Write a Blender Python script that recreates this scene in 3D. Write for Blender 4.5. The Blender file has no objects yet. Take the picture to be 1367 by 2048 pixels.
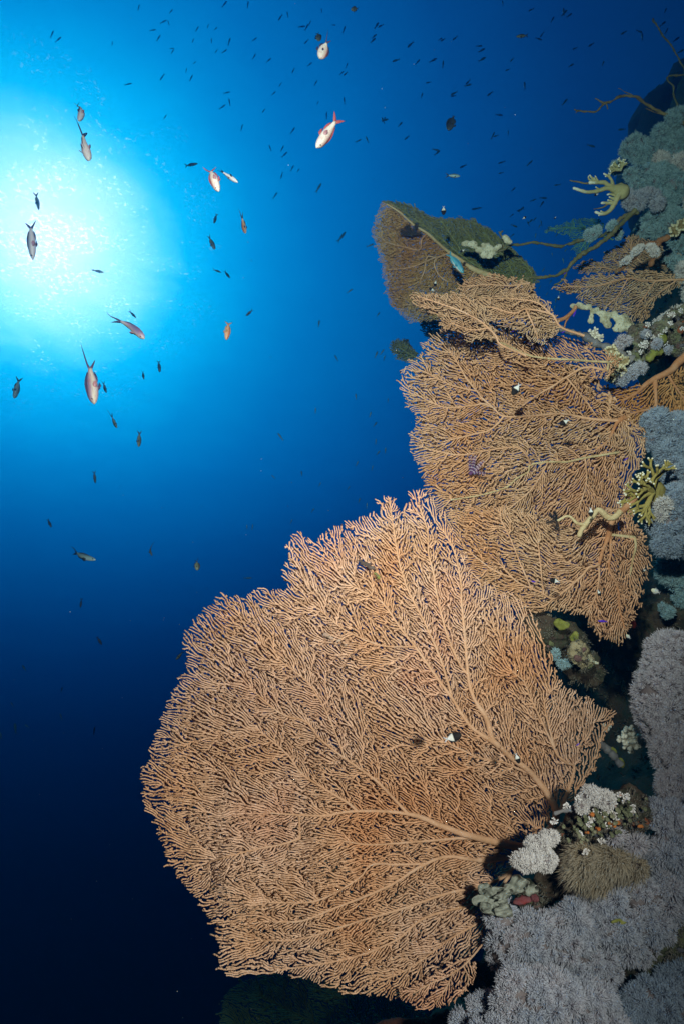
import bpy, math, random
import numpy as np
from mathutils import Vector, Matrix, kdtree

scene = bpy.context.scene
R = math.radians
rnd = random.Random(7)

# ------------------------------------------------------------------ camera
CAM = Vector((0.0, 0.0, 12.0))
PITCH = R(20)
FOC = 1365.0                                   # focal length in pixels of the 1367 x 2048 photograph
cam_d = bpy.data.cameras.new('camera')
cam_d.sensor_fit = 'VERTICAL'
cam_d.sensor_height = 36.0
cam_d.lens = 36.0 * FOC / 2048.0
cam_d.clip_start = 0.02
cam_d.clip_end = 2000
cam = bpy.data.objects.new('camera', cam_d)
scene.collection.objects.link(cam)
cam.location = CAM
cam.rotation_euler = (R(90) + PITCH, 0, 0)
scene.camera = cam
AR = Vector((1, 0, 0))
AF = Vector((0, math.cos(PITCH), math.sin(PITCH)))
AU = Vector((0, -math.sin(PITCH), math.cos(PITCH)))

def P(u, v, d):
    """a world point: d metres out along the view axis, on the line through photo point (u, v)"""
    return CAM + AF * d + AR * ((u - 683.5) / FOC * d) - AU * ((v - 1024) / FOC * d)

NR, NF, NU, NC = (np.array(x) for x in (AR, AF, AU, CAM))
def PN(u, v, d):
    u = np.asarray(u, float); v = np.asarray(v, float); d = np.asarray(d, float) + 0 * u
    return NC + d[:, None] * (NF + ((u - 683.5) / FOC)[:, None] * NR - ((v - 1024) / FOC)[:, None] * NU)

# ------------------------------------------------------------------ world: the open water above and around
SUN_DIR = (P(92, 495, 1) - CAM).normalized()
w = bpy.data.worlds.new('World')
scene.world = w
w.use_nodes = True
nt = w.node_tree
nt.nodes.clear()

class G:
    """a few lines of shorthand for node graphs"""
    def __init__(self, nt): self.nt = nt
    def n(self, t, **kw):
        x = self.nt.nodes.new(t)
        for k, v in kw.items(): setattr(x, k, v)
        return x
    def put(self, sock, v):
        if hasattr(v, 'is_linked') or isinstance(v, bpy.types.NodeSocket): self.nt.links.new(v, sock)
        else: sock.default_value = v
    def m(self, op, a, b=0.0, c=None, clamp=False):
        x = self.n('ShaderNodeMath', operation=op, use_clamp=clamp)
        self.put(x.inputs[0], a); self.put(x.inputs[1], b)
        if c is not None: self.put(x.inputs[2], c)
        return x.outputs[0]
    def vm(self, op, a, b=None):
        x = self.n('ShaderNodeVectorMath', operation=op)
        self.put(x.inputs[0], a)
        if b is not None: self.put(x.inputs[1], b)
        return x.outputs['Value'] if op in ('DOT_PRODUCT', 'LENGTH', 'DISTANCE') else x.outputs[0]
    def ramp(self, f, stops, interp='LINEAR'):
        x = self.n('ShaderNodeValToRGB')
        x.color_ramp.interpolation = interp
        e = x.color_ramp.elements
        while len(e) < len(stops): e.new(0.5)
        for el, (p, c) in zip(e, stops):
            el.position = p
            el.color = (c if isinstance(c, tuple) else (c, c, c)) + (1,)
        self.put(x.inputs[0], f)
        return x.outputs[0]
    def mix(self, f, a, b, mode='MIX'):
        x = self.n('ShaderNodeMix', data_type='RGBA', blend_type=mode)
        self.put(x.inputs[0], f)
        self.put(x.inputs[6], a if not isinstance(a, tuple) else a + (1,))
        self.put(x.inputs[7], b if not isinstance(b, tuple) else b + (1,))
        return x.outputs[2]
    def noise(self, vec, scale, detail=3, rough=0.55, out=0, dist=0.0):
        x = self.n('ShaderNodeTexNoise')
        self.put(x.inputs['Vector'], vec)
        x.inputs['Scale'].default_value = scale
        x.inputs['Detail'].default_value = detail
        x.inputs['Roughness'].default_value = rough
        x.inputs['Distortion'].default_value = dist
        return x.outputs[out]

g = G(nt)
D = g.n('ShaderNodeTexCoord').outputs['Generated']
D = g.vm('NORMALIZE', D)
cosang = g.vm('DOT_PRODUCT', D, tuple(SUN_DIR))
ang = g.m('MULTIPLY', g.m('ARCCOSINE', cosang), 180 / math.pi)
sep = g.n('ShaderNodeSeparateXYZ'); nt.links.new(D, sep.inputs[0])
dz = sep.outputs[2]
zz = g.m('MAXIMUM', dz, 0.12)
plane = g.n('ShaderNodeCombineXYZ')
g.put(plane.inputs[0], g.m('DIVIDE', sep.outputs[0], zz)); g.put(plane.inputs[1], g.m('DIVIDE', sep.outputs[1], zz))
plane = plane.outputs[0]
# the surface overhead, waves bending the light: shifts the angle a little
wob = g.m('SUBTRACT', g.noise(plane, 7.0, 4, 0.6, dist=0.6), 0.5)
wob2 = g.m('SUBTRACT', g.noise(plane, 1.6, 2, 0.5), 0.5)
angw = g.m('ADD', g.m('ADD', ang, g.m('MULTIPLY', wob, 2.6)), g.m('MULTIPLY', wob2, 3.0))
x = g.m('DIVIDE', angw, 90.0, clamp=True)
def s2l(r, gg, b):
    f = lambda c: (c / 255 / 12.92) if c / 255 <= 0.04045 else ((c / 255 + 0.055) / 1.055) ** 2.4
    return (f(r), f(gg), f(b))
WATER = [(0.0, (1.25, 1.08, 1.08)), (2.3, (1.05, 1.04, 1.05)), (4.4, (0.72, 0.96, 1.02)), (6.3, (0.38, 0.84, 0.99)), (8.1, (0.10, 0.64, 0.95)), (9.7, (0.004, 0.48, 0.88)), (12, s2l(0, 164, 230)), (15.5, s2l(0, 134, 208)),
         (20, s2l(0, 110, 187)), (26, s2l(1, 90, 164)), (32, s2l(3, 69, 137)), (40, s2l(4, 49, 106)), (55, s2l(3, 27, 66)), (90, s2l(0, 8, 26))]
glow = g.ramp(x, [(a / 90, c) for a, c in WATER])
elev = g.m('ADD', g.m('MULTIPLY', dz, 0.5), 0.5)        # 0 straight down, 1 straight up
deep = g.ramp(elev, [(0.36, (0.001, 0.004, 0.02)), (0.44, (0.006, 0.02, 0.06)), (0.52, (0.05, 0.085, 0.16)), (0.58, (0.2, 0.24, 0.34)),
                     (0.64, (0.45, 0.50, 0.60)), (0.70, (0.8, 0.84, 0.9)), (0.76, (1, 1, 1)), (0.88, (1, 1, 1)), (0.95, (0.8, 0.84, 0.88))])
col = g.mix(1.0, glow, deep, 'MULTIPLY')
col = g.mix(1.0, col, (1.9, 1.06, 1.08), 'MULTIPLY')
# glints on the ripples inside the bright window
gl = g.noise(plane, 105.0, 3, 0.6, dist=0.5)
gl2 = g.noise(plane, 13.0, 3, 0.55)
lift_ = g.ramp(g.m('DIVIDE', ang, 90.0), [(0.0, 0.12), (3 / 90, 0.08), (5.5 / 90, 0.03), (8 / 90, 0.0), (11 / 90, -0.04)])
glb = g.m('ADD', gl, lift_)
spark = g.m('MULTIPLY', g.ramp(glb, [(0.58, 0.0), (0.75, 1.0)]), g.ramp(g.m('ADD', gl2, lift_), [(0.48, 0.0), (0.62, 1.0)]))
near = g.ramp(g.m('DIVIDE', ang, 90.0), [(2 / 90, 1.0), (6.5 / 90, 0.7), (10 / 90, 0.14), (13.5 / 90, 0.0)])
spark = g.m('MULTIPLY', spark, near)
col = g.mix(g.m('MULTIPLY', spark, 0.6, clamp=True), col, (4.5, 2.2, 2.2))
bg = g.n('ShaderNodeBackground'); nt.links.new(col, bg.inputs[0]); bg.inputs[1].default_value = 1.0
out = g.n('ShaderNodeOutputWorld'); nt.links.new(bg.outputs[0], out.inputs[0])

# ------------------------------------------------------------------ lights
def aim(o, target):
    o.rotation_euler = (Vector(target) - o.location).to_track_quat('-Z', 'Y').to_euler()
sl = bpy.data.lights.new('sun', 'SUN'); sl.energy = 0.5; sl.angle = R(12); sl.color = (0.35, 0.85, 1.0)
so = bpy.data.objects.new('sun', sl); scene.collection.objects.link(so)
so.location = CAM + SUN_DIR * 30; aim(so, CAM)
# the photographer's two flash guns, above and below the camera (a portrait frame)
def strobe(name, off, target, watts, size, blend, colr):
    l = bpy.data.lights.new(name, 'SPOT'); l.energy = watts; l.spot_size = R(size); l.spot_blend = blend
    l.shadow_soft_size = 0.035; l.color = colr
    o = bpy.data.objects.new(name, l); scene.collection.objects.link(o)
    o.location = CAM + AR * off[0] + AU * off[1] + AF * off[2]; aim(o, target)
strobe('strobe', (-0.10, 0.62, 0.0), P(930, 640, 2.6), 350, 84, 1.0, (1.0, 0.86, 0.76))
strobe('strobe', (0.45, 0.06, 0.0), P(480, 1550, 1.6), 185, 80, 1.0, (1.0, 0.84, 0.74))

# ------------------------------------------------------------------ render set-up
vs = scene.view_settings
vs.view_transform = 'Standard'; vs.look = 'None'; vs.exposure = 0.0; vs.gamma = 1.0
vs.use_curve_mapping = False
cy = scene.cycles
cy.use_denoising = True
cy.max_bounces = 4; cy.diffuse_bounces = 2; cy.glossy_bounces = 1; cy.transmission_bounces = 1
cy.volume_bounces = 0; cy.transparent_max_bounces = 4
cy.sample_clamp_indirect = 4.0
cy.caustics_reflective = False; cy.caustics_refractive = False

# ------------------------------------------------------------------ helpers: objects
def link(o, parent=None):
    scene.collection.objects.link(o)
    if parent is not None: o.parent = parent
    return o
def tag(o, label=None, cat=None, group=None, kind=None):
    if label: o['label'] = label
    if cat: o['category'] = cat
    if group: o['group'] = group
    if kind: o['kind'] = kind
    return o
def thing(name, loc, label, cat, group=None):
    o = bpy.data.objects.new(name, None); o.empty_display_size = 0.05
    o.location = loc
    link(o); tag(o, label, cat, group)
    return o
def mesh_obj(name, verts, faces, mat, parent=None, smooth=True, attrs=None):
    """one mesh object; verts are world points (made local to the parent's location)"""
    verts = np.asarray(verts, dtype=np.float32)
    if parent is not None: verts = verts - np.array(parent.location, dtype=np.float32)
    me = bpy.data.meshes.new(name)
    faces = list(faces) if not isinstance(faces, np.ndarray) else faces
    me.vertices.add(len(verts)); me.vertices.foreach_set('co', verts.ravel())
    if isinstance(faces, np.ndarray):
        k = faces.shape[1]
        me.loops.add(faces.size); me.loops.foreach_set('vertex_index', faces.ravel().astype(np.int32))
        me.polygons.add(len(faces)); me.polygons.foreach_set('loop_start', np.arange(0, faces.size, k, dtype=np.int32))
    else:
        flat = [i for f in faces for i in f]; st = []; s = 0
        for f in faces: st.append(s); s += len(f)
        me.loops.add(len(flat)); me.loops.foreach_set('vertex_index', np.array(flat, dtype=np.int32))
        me.polygons.add(len(faces)); me.polygons.foreach_set('loop_start', np.array(st, dtype=np.int32))
    me.update(calc_edges=True); me.validate()
    if smooth: me.polygons.foreach_set('use_smooth', np.ones(len(me.polygons), dtype=bool))
    for an, av in (attrs or {}).items():
        a = me.attributes.new(an, 'FLOAT', 'POINT'); a.data.foreach_set('value', np.asarray(av, dtype=np.float32))
    me.materials.append(mat)
    o = bpy.data.objects.new(name, me)
    return link(o, parent)

# ------------------------------------------------------------------ helpers: materials
def material(name, build, rough=0.75, spec=0.25, bump=None, sss=0.0, transl=0.0):
    m = bpy.data.materials.new(name); m.use_nodes = True
    nt = m.node_tree; nt.nodes.clear(); g = G(nt)
    b = g.n('ShaderNodeBsdfPrincipled'); o = g.n('ShaderNodeOutputMaterial')
    tc = g.n('ShaderNodeTexCoord').outputs['Object']
    g.put(b.inputs['Base Color'], build(g, tc))
    b.inputs['Roughness'].default_value = rough
    b.inputs['Specular IOR Level'].default_value = spec
    if bump:
        bn = g.n('ShaderNodeBump'); bn.inputs['Strength'].default_value = bump[1]; bn.inputs['Distance'].default_value = bump[2]
        g.put(bn.inputs['Height'], g.noise(tc, bump[0], 4, 0.6)); nt.links.new(bn.outputs[0], b.inputs['Normal'])
    if transl:
        t = g.n('ShaderNodeBsdfTranslucent'); mx = g.n('ShaderNodeMixShader'); mx.inputs[0].default_value = transl
        g.put(t.inputs[0], build(g, tc)); nt.links.new(b.outputs[0], mx.inputs[1]); nt.links.new(t.outputs[0], mx.inputs[2])
        nt.links.new(mx.outputs[0], o.inputs[0])
    else: nt.links.new(b.outputs[0], o.inputs[0])
    return m
def mottled(*stops, scale=8.0, detail=4, rough=0.6, lo=0.3, hi=0.7):
    """a colour that wanders between the given ones"""
    def f(g, tc):
        n = g.noise(tc, scale, detail, rough)
        k = len(stops)
        return g.ramp(n, [(lo + (hi - lo) * i / max(1, k - 1), c) for i, c in enumerate(stops)])
    return f
# ------------------------------------------------------------------ sea fans: a growing, space-filling branch net
def inside(poly, x, y):
    poly = np.asarray(poly, float); n = len(poly)
    r = np.zeros(len(x), bool); j = n - 1
    for i in range(n):
        xi, yi = poly[i]; xj, yj = poly[j]
        c = ((yi > y) != (yj > y)) & (x < (xj - xi) * (y - yi) / (yj - yi + 1e-12) + xi)
        r ^= c; j = i
    return r
def resample(pts, step, jit=0.0, rs=None):
    pts = np.asarray(pts, float)
    # Catmull-Rom through the points
    q = [pts[0]]
    ext = np.vstack([2 * pts[0] - pts[1], pts, 2 * pts[-1] - pts[-2]])
    for i in range(1, len(ext) - 2):
        p0, p1, p2, p3 = ext[i - 1:i + 3]
        k = max(2, int(np.linalg.norm(p2 - p1) / (step * 0.5)))
        for t in np.linspace(0, 1, k + 1)[1:]:
            q.append(0.5 * ((2 * p1) + (-p0 + p2) * t + (2 * p0 - 5 * p1 + 4 * p2 - p3) * t * t + (-p0 + 3 * p1 - 3 * p2 + p3) * t ** 3))
    q = np.array(q)
    s = np.concatenate([[0], np.cumsum(np.linalg.norm(np.diff(q, axis=0), axis=1))])
    n = max(2, int(s[-1] / step) + 1)
    t = np.linspace(0, s[-1], n)
    o = np.stack([np.interp(t, s, q[:, k]) for k in range(q.shape[1])], 1)
    if jit and rs is not None and n > 4:
        w = rs.normal(0, jit, (n, q.shape[1]))
        w = (w + np.roll(w, 1, 0) + np.roll(w, -1, 0)) / 3; w[0] = 0
        o = o + w
    return o

def grow(outline, veins, pitch, seed, bias=0.9, edge_noise=0.6, wobble=0.30, swirl=0.85, root=None, holes=()):
    rs = np.random.RandomState(seed)
    step = pitch * 0.62; kill = pitch * 0.72; infl = pitch * 3.0
    poly = np.asarray(outline, float)
    # attractors
    x0, y0 = poly.min(0); x1, y1 = poly.max(0); a = pitch * 0.50
    gx, gy = np.meshgrid(np.arange(x0, x1, a), np.arange(y0, y1, a))
    ax = (gx + rs.uniform(-.5, .5, gx.shape) * a).ravel(); ay = (gy + rs.uniform(-.5, .5, gx.shape) * a).ravel()
    # ragged rim: the outline is sampled with a little wander
    wx = ax + edge_noise * pitch * (np.sin(ay * 0.11 / pitch * 9 + seed) + np.sin(ay * 0.35 + ax * 0.2)); wy = ay + edge_noise * pitch * (np.sin(ax * 0.13 / pitch * 9 + 2 * seed) + np.sin(ax * 0.31 - ay * 0.22))
    k = inside(poly, wx, wy)
    for hx, hy, hr in holes: k &= ((ax - hx) ** 2 + (ay - hy) ** 2) > hr * hr
    att = np.stack([ax[k], ay[k]], 1); M = len(att)
    kd = kdtree.KDTree(M)
    for i in range(M): kd.insert((att[i, 0], att[i, 1], 0), i)
    kd.balance()
    pos = []; par = []; vein = []; rad0 = []
    vid = 0; chains = []
    for vn in veins:
        pts, r0, r1 = vn[:3]
        q = resample(pts, step, 0.5 * pitch * 0.15, rs)
        if pos:
            dd = np.hypot(*(np.array(pos) - q[0]).T); j = int(dd.argmin())
            pr = j if dd[j] < 60 else -1
        else: pr = -1
        ch = []
        for i, p in enumerate(q):
            pos.append(p); par.append(pr); pr = len(pos) - 1; vein.append(vid)
            rad0.append(r0 + (r1 - r0) * (i / max(1, len(q) - 1)) ** 0.7); ch.append(pr)
        chains.append(ch); vid += 1
    nv = len(pos)
    vp = np.array(pos); vt = np.zeros_like(vp)
    for ch in chains:
        c = vp[ch]; t = np.gradient(c, axis=0); t /= (np.linalg.norm(t, axis=1)[:, None] + 1e-9); vt[ch] = t
    rt = np.array(root if root is not None else vp[0], float)
    def flow(p):
        d2 = ((p[:, None, :] - vp[None]) ** 2).sum(2)
        wgt = 1 / (d2 + (3 * pitch) ** 2) ** 1.6
        f = (wgt[:, :, None] * vt[None]).sum(1); f /= (np.linalg.norm(f, axis=1)[:, None] + 1e-12)
        rd = p - rt; rd /= (np.linalg.norm(rd, axis=1)[:, None] + 1e-9)
        f = 0.75 * f + 0.5 * rd
        f /= (np.linalg.norm(f, axis=1)[:, None] + 1e-9)
        a_ = swirl * (noise2(p[:, 0], p[:, 1], seed + 13, pitch * 7) + 0.8 * noise2(p[:, 0], p[:, 1], seed + 14, pitch * 20))
        c_, s_ = np.cos(a_), np.sin(a_)
        return np.stack([c_ * f[:, 0] - s_ * f[:, 1], s_ * f[:, 0] + c_ * f[:, 1]], 1)
    fcache = {}
    def flw(b, pa):
        ub_ = np.unique(b); need = [i for i in ub_ if i not in fcache]
        if need:
            for i, f_ in zip(need, flow(pa[need])): fcache[i] = f_
        t_ = np.array([fcache[i] for i in ub_]); return t_[np.searchsorted(ub_, b)]
    cell = step; grid = {}
    def gadd(i):
        p = pos[i]; grid.setdefault((int(p[0] // cell), int(p[1] // cell)), []).append(i)
    for i in range(nv): gadd(i)
    def kin(n, k):
        out = [n]
        for _ in range(k):
            n = par[n]
            if n < 0: break
            out.append(n)
        return out
    def close(p, rr, skip):
        cx, cy_ = int(p[0] // cell), int(p[1] // cell)
        A = kin(skip, 4); S = set(A); va = [a_ for a_ in A if a_ < nv]
        for ix in range(cx - 2, cx + 3):
            for iy in range(cy_ - 2, cy_ + 3):
                for j in grid.get((ix, iy), ()):
                    if (pos[j][0] - p[0]) ** 2 + (pos[j][1] - p[1]) ** 2 < rr * rr:
                        if j in S: continue
                        if j < nv and va and any(abs(j - a_) < 6 for a_ in va): continue
                        if not S.isdisjoint(kin(j, 2)) and (j >= nv): continue
                        return True
        return False
    alive = np.ones(M, bool); bd = np.full(M, 1e9); bn = np.full(M, -1)
    nch = [0] * nv; fails = [0] * nv
    for i in range(nv):
        if par[i] >= 0: nch[par[i]] += 1
    fdir = [tuple(t) for t in vt]
    fresh = list(range(nv)); stale = 0
    for it in range(700):
        for i in fresh:
            if it == 0 and i % 3 and nch[i]: 
                p = pos[i]
                for co, j, d in kd.find_range((p[0], p[1], 0), kill): alive[j] = False
                continue
            p = pos[i]
            for co, j, d in kd.find_range((p[0], p[1], 0), infl):
                if alive[j]:
                    if d < kill: alive[j] = False
                    elif d < bd[j]: bd[j] = d; bn[j] = i
        ids = np.nonzero(alive & (bn >= 0))[0]
        if len(ids) == 0:
            # sprout again into the gaps that are left, from any node with room
            left = np.nonzero(alive)[0]
            stale += 1
            if len(left) == 0 or stale > 14: break
            kn = kdtree.KDTree(len(pos)); m_ = 0
            for i in range(len(pos)):
                if nch[i] < 3 and fails[i] < 4: kn.insert((pos[i][0], pos[i][1], 0), i); m_ += 1
            if not m_: break
            kn.balance()
            for j in left:
                co, i, d = kn.find((att[j, 0], att[j, 1], 0))
                if d < infl * 1.6: bn[j] = i; bd[j] = d
                else: alive[j] = False
            ids = np.nonzero(alive & (bn >= 0))[0]
            if len(ids) == 0: break
        b = bn[ids]; pa = np.array(pos)
        v = att[ids] - pa[b]; v /= (np.linalg.norm(v, axis=1)[:, None] + 1e-9)
        cs_ = (v * flw(b, pa)).sum(1); wgt = 0.02 + np.clip(cs_, 0, 1) ** 4
        acc = np.zeros((len(pos), 2)); np.add.at(acc, b, v * wgt[:, None])
        ub = np.unique(b)
        s = acc[ub]; s /= (np.linalg.norm(s, axis=1)[:, None] + 1e-9)
        f = np.array([fcache[i] for i in ub])
        dirs = s + bias * f + rs.normal(0, wobble, s.shape)
        dirs /= (np.linalg.norm(dirs, axis=1)[:, None] + 1e-9)
        mid = s + 0.9 * f; mid /= (np.linalg.norm(mid, axis=1)[:, None] + 1e-9)
        fresh = []; bad = []
        for q, n in enumerate(ub):
            ok = False
            if nch[n] < 3:
                for dv in (dirs[q], mid[q]):
                    np_ = pa[n] + dv * step
                    if not close(np_, pitch * 0.80, n): ok = True; break
            if not ok:
                bad.append(n); fails[n] += 1; continue
            pos.append(np_); par.append(int(n)); vein.append(-1); rad0.append(0.0); nch.append(0); fails.append(0); nch[n] += 1
            fdir.append(tuple(dv)); i = len(pos) - 1; gadd(i); fresh.append(i)
        if bad:
            bb = np.isin(bn, bad) & alive
            alive[bb & (bd < kill * 0.95)] = False
            bn[bb] = -1; bd[bb] = 1e9
    pos = np.array(pos); par = np.array(par); vein = np.array(vein); rad0 = np.array(rad0)
    # smooth the chains
    n = len(pos)
    for _ in range(2):
        cs = np.zeros((n, 2)); cn = np.zeros(n); k = par >= 0
        np.add.at(cs, par[k], pos[k]); np.add.at(cn, par[k], 1)
        ok = (cn == 1) & k & (vein < 0)
        pos[ok] = 0.5 * pos[ok] + 0.25 * (pos[par[ok]] + cs[ok])
    # side links where a dead tip meets the next branch
    tips = np.nonzero((cn == 0) & (vein < 0))[0]
    kn = kdtree.KDTree(n)
    for i in range(n): kn.insert((pos[i, 0], pos[i, 1], 0), i)
    kn.balance()
    links = []
    for t in tips:
        if rs.rand() > 0.55: continue
        anc = set(); a_ = t
        for _ in range(7):
            anc.add(a_); a_ = par[a_]
            if a_ < 0: break
        best = None
        for co, j, d in kn.find_range((pos[t, 0], pos[t, 1], 0), pitch * 1.25):
            if j in anc or j == t: continue
            if best is None or d < best[1]: best = (j, d)
        if best: links.append((t, best[0]))
    # pipe model: how many tips hang on each node
    cnt = np.zeros(n); cnt[tips] = 1
    for i in range(n - 1, -1, -1):
        if par[i] >= 0 and par[i] < i: cnt[par[i]] += max(cnt[i], 0.0)
    return pos, par, vein, rad0, cnt, links, chains, fdir

def tubes(p3, par, rad, nrm, flat=1.0, sides=5, extra=()):
    """ring per node, quads from each node to its parent; returns verts, faces and a per-vertex node index"""
    n = len(p3)
    k = par >= 0
    d = np.zeros_like(p3); d[k] = p3[k] - p3[par[k]]
    # direction: own segment blended with the child's
    c = np.zeros_like(p3); np.add.at(c, par[k], d[k])
    first = ~k; d[first] = c[first]
    dd = d + 0.6 * c
    dd /= (np.linalg.norm(dd, axis=1)[:, None] + 1e-12)
    e1 = np.cross(dd, nrm); e1 /= (np.linalg.norm(e1, axis=1)[:, None] + 1e-12)
    e2 = np.cross(e1, dd)
    an = np.arange(sides) / sides * 2 * np.pi + 0.3
    ring = p3[:, None, :] + rad[:, None, None] * (np.cos(an)[None, :, None] * e1[:, None, :] + flat * np.sin(an)[None, :, None] * e2[:, None, :])
    V = ring.reshape(-1, 3)
    ch = np.nonzero(k)[0]
    pairs = np.stack([par[ch], ch], 1)
    if len(extra): pairs = np.vstack([pairs, np.array(extra)])
    s = np.arange(sides); s2 = (s + 1) % sides
    A = pairs[:, 0][:, None] * sides; B = pairs[:, 1][:, None] * sides
    F = np.stack([A + s, A + s2, B + s2, B + s], 2).reshape(-1, 4)
    # rounded tips
    hasch = np.zeros(n, bool); hasch[par[ch]] = True
    tip = np.nonzero(~hasch)[0]
    tv = p3[tip] + dd[tip] * rad[tip][:, None] * 0.8
    base = len(V); V = np.vstack([V, tv])
    T = np.stack([np.repeat(tip, sides) * sides + np.tile(s, len(tip)), np.repeat(tip, sides) * sides + np.tile(s2, len(tip)),
                  base + np.repeat(np.arange(len(tip)), sides), base + np.repeat(np.arange(len(tip)), sides)], 1)
    node = np.concatenate([np.repeat(np.arange(n), sides), tip])
    return V, F, T[:, :3], node
def quads_tris(F, T): return [tuple(f) for f in F.tolist()] + [tuple(t) for t in T.tolist()]

def noise2(u, v, seed, sc):
    """a cheap smooth field"""
    r = np.random.RandomState(seed); o = 0
    for k in range(5):
        a = r.uniform(0, 6.28); f = r.uniform(0.6, 1.8) / sc
        o = o + np.sin((u * math.cos(a) + v * math.sin(a)) * f * 6.28 + r.uniform(0, 6.28))
    return o / 5

def sea_fan(name, label, outline, veins, depth, pitch, seed, mats, layers=3, twig=0.262, bias=3.5, wav=0.02, inner=0.92, group=None, gap=0.022, holes=(), root=None, cat='sea fan', col=None, flat=1.5, vthin=0.55):
    """depth: function (u, v) -> metres.  Thing > branch (each thick vein) + branchlets (the fine net), a second net behind"""
    cu, cv = veins[0][0][0]
    t = thing(name, P(cu, cv, float(depth(np.array([cu]), np.array([cv]))[0])), label, cat, group)
    for L in range(layers):
        if L == 0: ol = outline
        else:
            o = np.array(outline, float); ol = o + (o.mean(0) - o) * (1 - inner) * L
        vv = veins
        if L:   # the net behind has its own, wandering veins
            rj = np.random.RandomState(seed + 77)
            vv = [(np.array(x[0], float) + rj.normal(0, pitch * 1.0, (len(x[0]), 2)) + rj.normal(0, pitch * 2.5, (1, 2)),) + tuple(x[1:3])
                  for i_, x in enumerate(veins) if i_ == 0 or rj.rand() < 0.6]
        pos, par, vein, rad0, cnt, links, chains, fdir = grow(ol, vv, pitch * (1, 1.25, 1.5, 1.5)[L], seed + 31 * L, bias, root=root, holes=holes)
        if L == 0:
            k_ = par >= 0; ln = np.linalg.norm(pos[k_] - pos[par[k_]], axis=1).sum()
            ar = 0.5 * abs(sum(outline[i][0] * outline[i - 1][1] - outline[i - 1][0] * outline[i][1] for i in range(len(outline))))
        d = depth(pos[:, 0], pos[:, 1]) + wav * noise2(pos[:, 0], pos[:, 1], seed, 260) + wav * 0.5 * noise2(pos[:, 0], pos[:, 1], seed + 3, 90)
        r_ = np.random.RandomState(seed + 5 + L)
        d = d + r_.normal(0, 0.0022, len(d)) * (vein < 0) + L * (gap + 0.012 * noise2(pos[:, 0], pos[:, 1], seed + 9, 120))
        p3 = PN(pos[:, 0], pos[:, 1], d)
        rpx = pitch * twig * (1 + 0.10 * np.minimum(np.sqrt(np.maximum(cnt, 1)) - 1, 6)) * r_.uniform(0.9, 1.1, len(d))
        hasch = np.zeros(len(pos), bool); hasch[par[par >= 0]] = True
        rpx[~hasch] *= 0.9
        if L: rpx *= (1, 1.5, 2.0, 2.0)[L]
        rpx = np.where(vein >= 0, np.maximum(np.where(rad0 > 7, rad0 * 0.72, rad0 * vthin) if L == 0 else rad0 * 0.5, pitch * twig), rpx)
        rm = rpx * d / FOC
        nrm = np.tile(-NF, (len(d), 1)).astype(float)
        fine = vein < 0
        # branchlets: every fine node, its parent may be a vein node (kept as an anchor with a thin ring)
        keep = fine.copy(); keep[par[fine & (par >= 0)]] = True
        idx = -np.ones(len(pos), int); idx[keep] = np.arange(keep.sum())
        fp = np.where((par >= 0) & fine, idx[np.maximum(par, 0)], -1)[keep]
        rr = np.where(fine, rm, np.minimum(rm, pitch * twig * 1.3 * d / FOC))[keep]
        ex = [(idx[a], idx[b]) for a, b in links if keep[a] and keep[b]]
        V, F, T, nd = tubes(p3[keep], fp, rr, nrm[keep], flat=flat, extra=ex)
        mesh_obj('branchlets' if L == 0 else 'inner_branchlets', V, quads_tris(F, T), mats[0], t)
        if L == 0:
            for ci, ch in enumerate(chains):
                ids = list(ch)
                pr = par[ids[0]]
                if pr >= 0: ids = [pr] + ids
                ids = np.array(ids); q = p3[ids].copy(); q -= NF * 0.003
                V, F, T, nd = tubes(q, np.arange(len(ids)) - 1, np.maximum(rm[ids] * (1 if pr < 0 else np.r_[rm[ids][1] / max(rm[ids][0], 1e-9), np.ones(len(ids) - 1)]), 1e-4), nrm[ids], flat=1.0, sides=8)
                mesh_obj('branch', V, quads_tris(F, T), veins[ci][3] if len(veins[ci]) > 3 else mats[1], t)
    return t
# ------------------------------------------------------------------ sea fan materials
def fan_colour(a, b, c, d):
    """broad drifts of colour over the whole fan and a finer mottle along the twigs"""
    def f(g, tc):
        big = g.ramp(g.noise(tc, 3.2, 2, 0.5), [(0.32, a), (0.46, b), (0.56, c), (0.70, d)])
        fine = g.ramp(g.noise(tc, 60.0, 2, 0.6), [(0.3, (0.72, 0.66, 0.60)), (0.55, (1, 1, 1)), (0.75, (1.14, 1.16, 1.2))])
        return g.mix(1.0, big, fine, 'MULTIPLY')
    return f
FAN_TAN = material('tan_gorgonian', fan_colour((0.54, 0.265, 0.14), (0.56, 0.325, 0.205), (0.57, 0.36, 0.26), (0.58, 0.31, 0.205)), 0.85, 0.12)
FAN_OCHRE = material('ochre_gorgonian', fan_colour((0.50, 0.25, 0.125), (0.51, 0.30, 0.185), (0.50, 0.32, 0.21), (0.54, 0.30, 0.185)), 0.85, 0.12)
FAN_GREY = material('greyish_gorgonian', fan_colour((0.42, 0.24, 0.14), (0.44, 0.30, 0.20), (0.46, 0.33, 0.24), (0.44, 0.28, 0.18)), 0.85, 0.12)
FAN_RED = material('russet_gorgonian', fan_colour((0.38, 0.20, 0.08), (0.42, 0.27, 0.12), (0.42, 0.30, 0.15), (0.40, 0.24, 0.11)), 0.85, 0.12)
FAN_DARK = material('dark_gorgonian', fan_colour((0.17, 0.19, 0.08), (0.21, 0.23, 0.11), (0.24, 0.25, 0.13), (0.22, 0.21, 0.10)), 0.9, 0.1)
FAN_HAZED = material('hazed_gorgonian', fan_colour((0.16, 0.34, 0.22), (0.20, 0.42, 0.28), (0.24, 0.46, 0.30), (0.20, 0.40, 0.30)), 0.9, 0.1)  # bluish tint of distance painted into the twig colour
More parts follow.
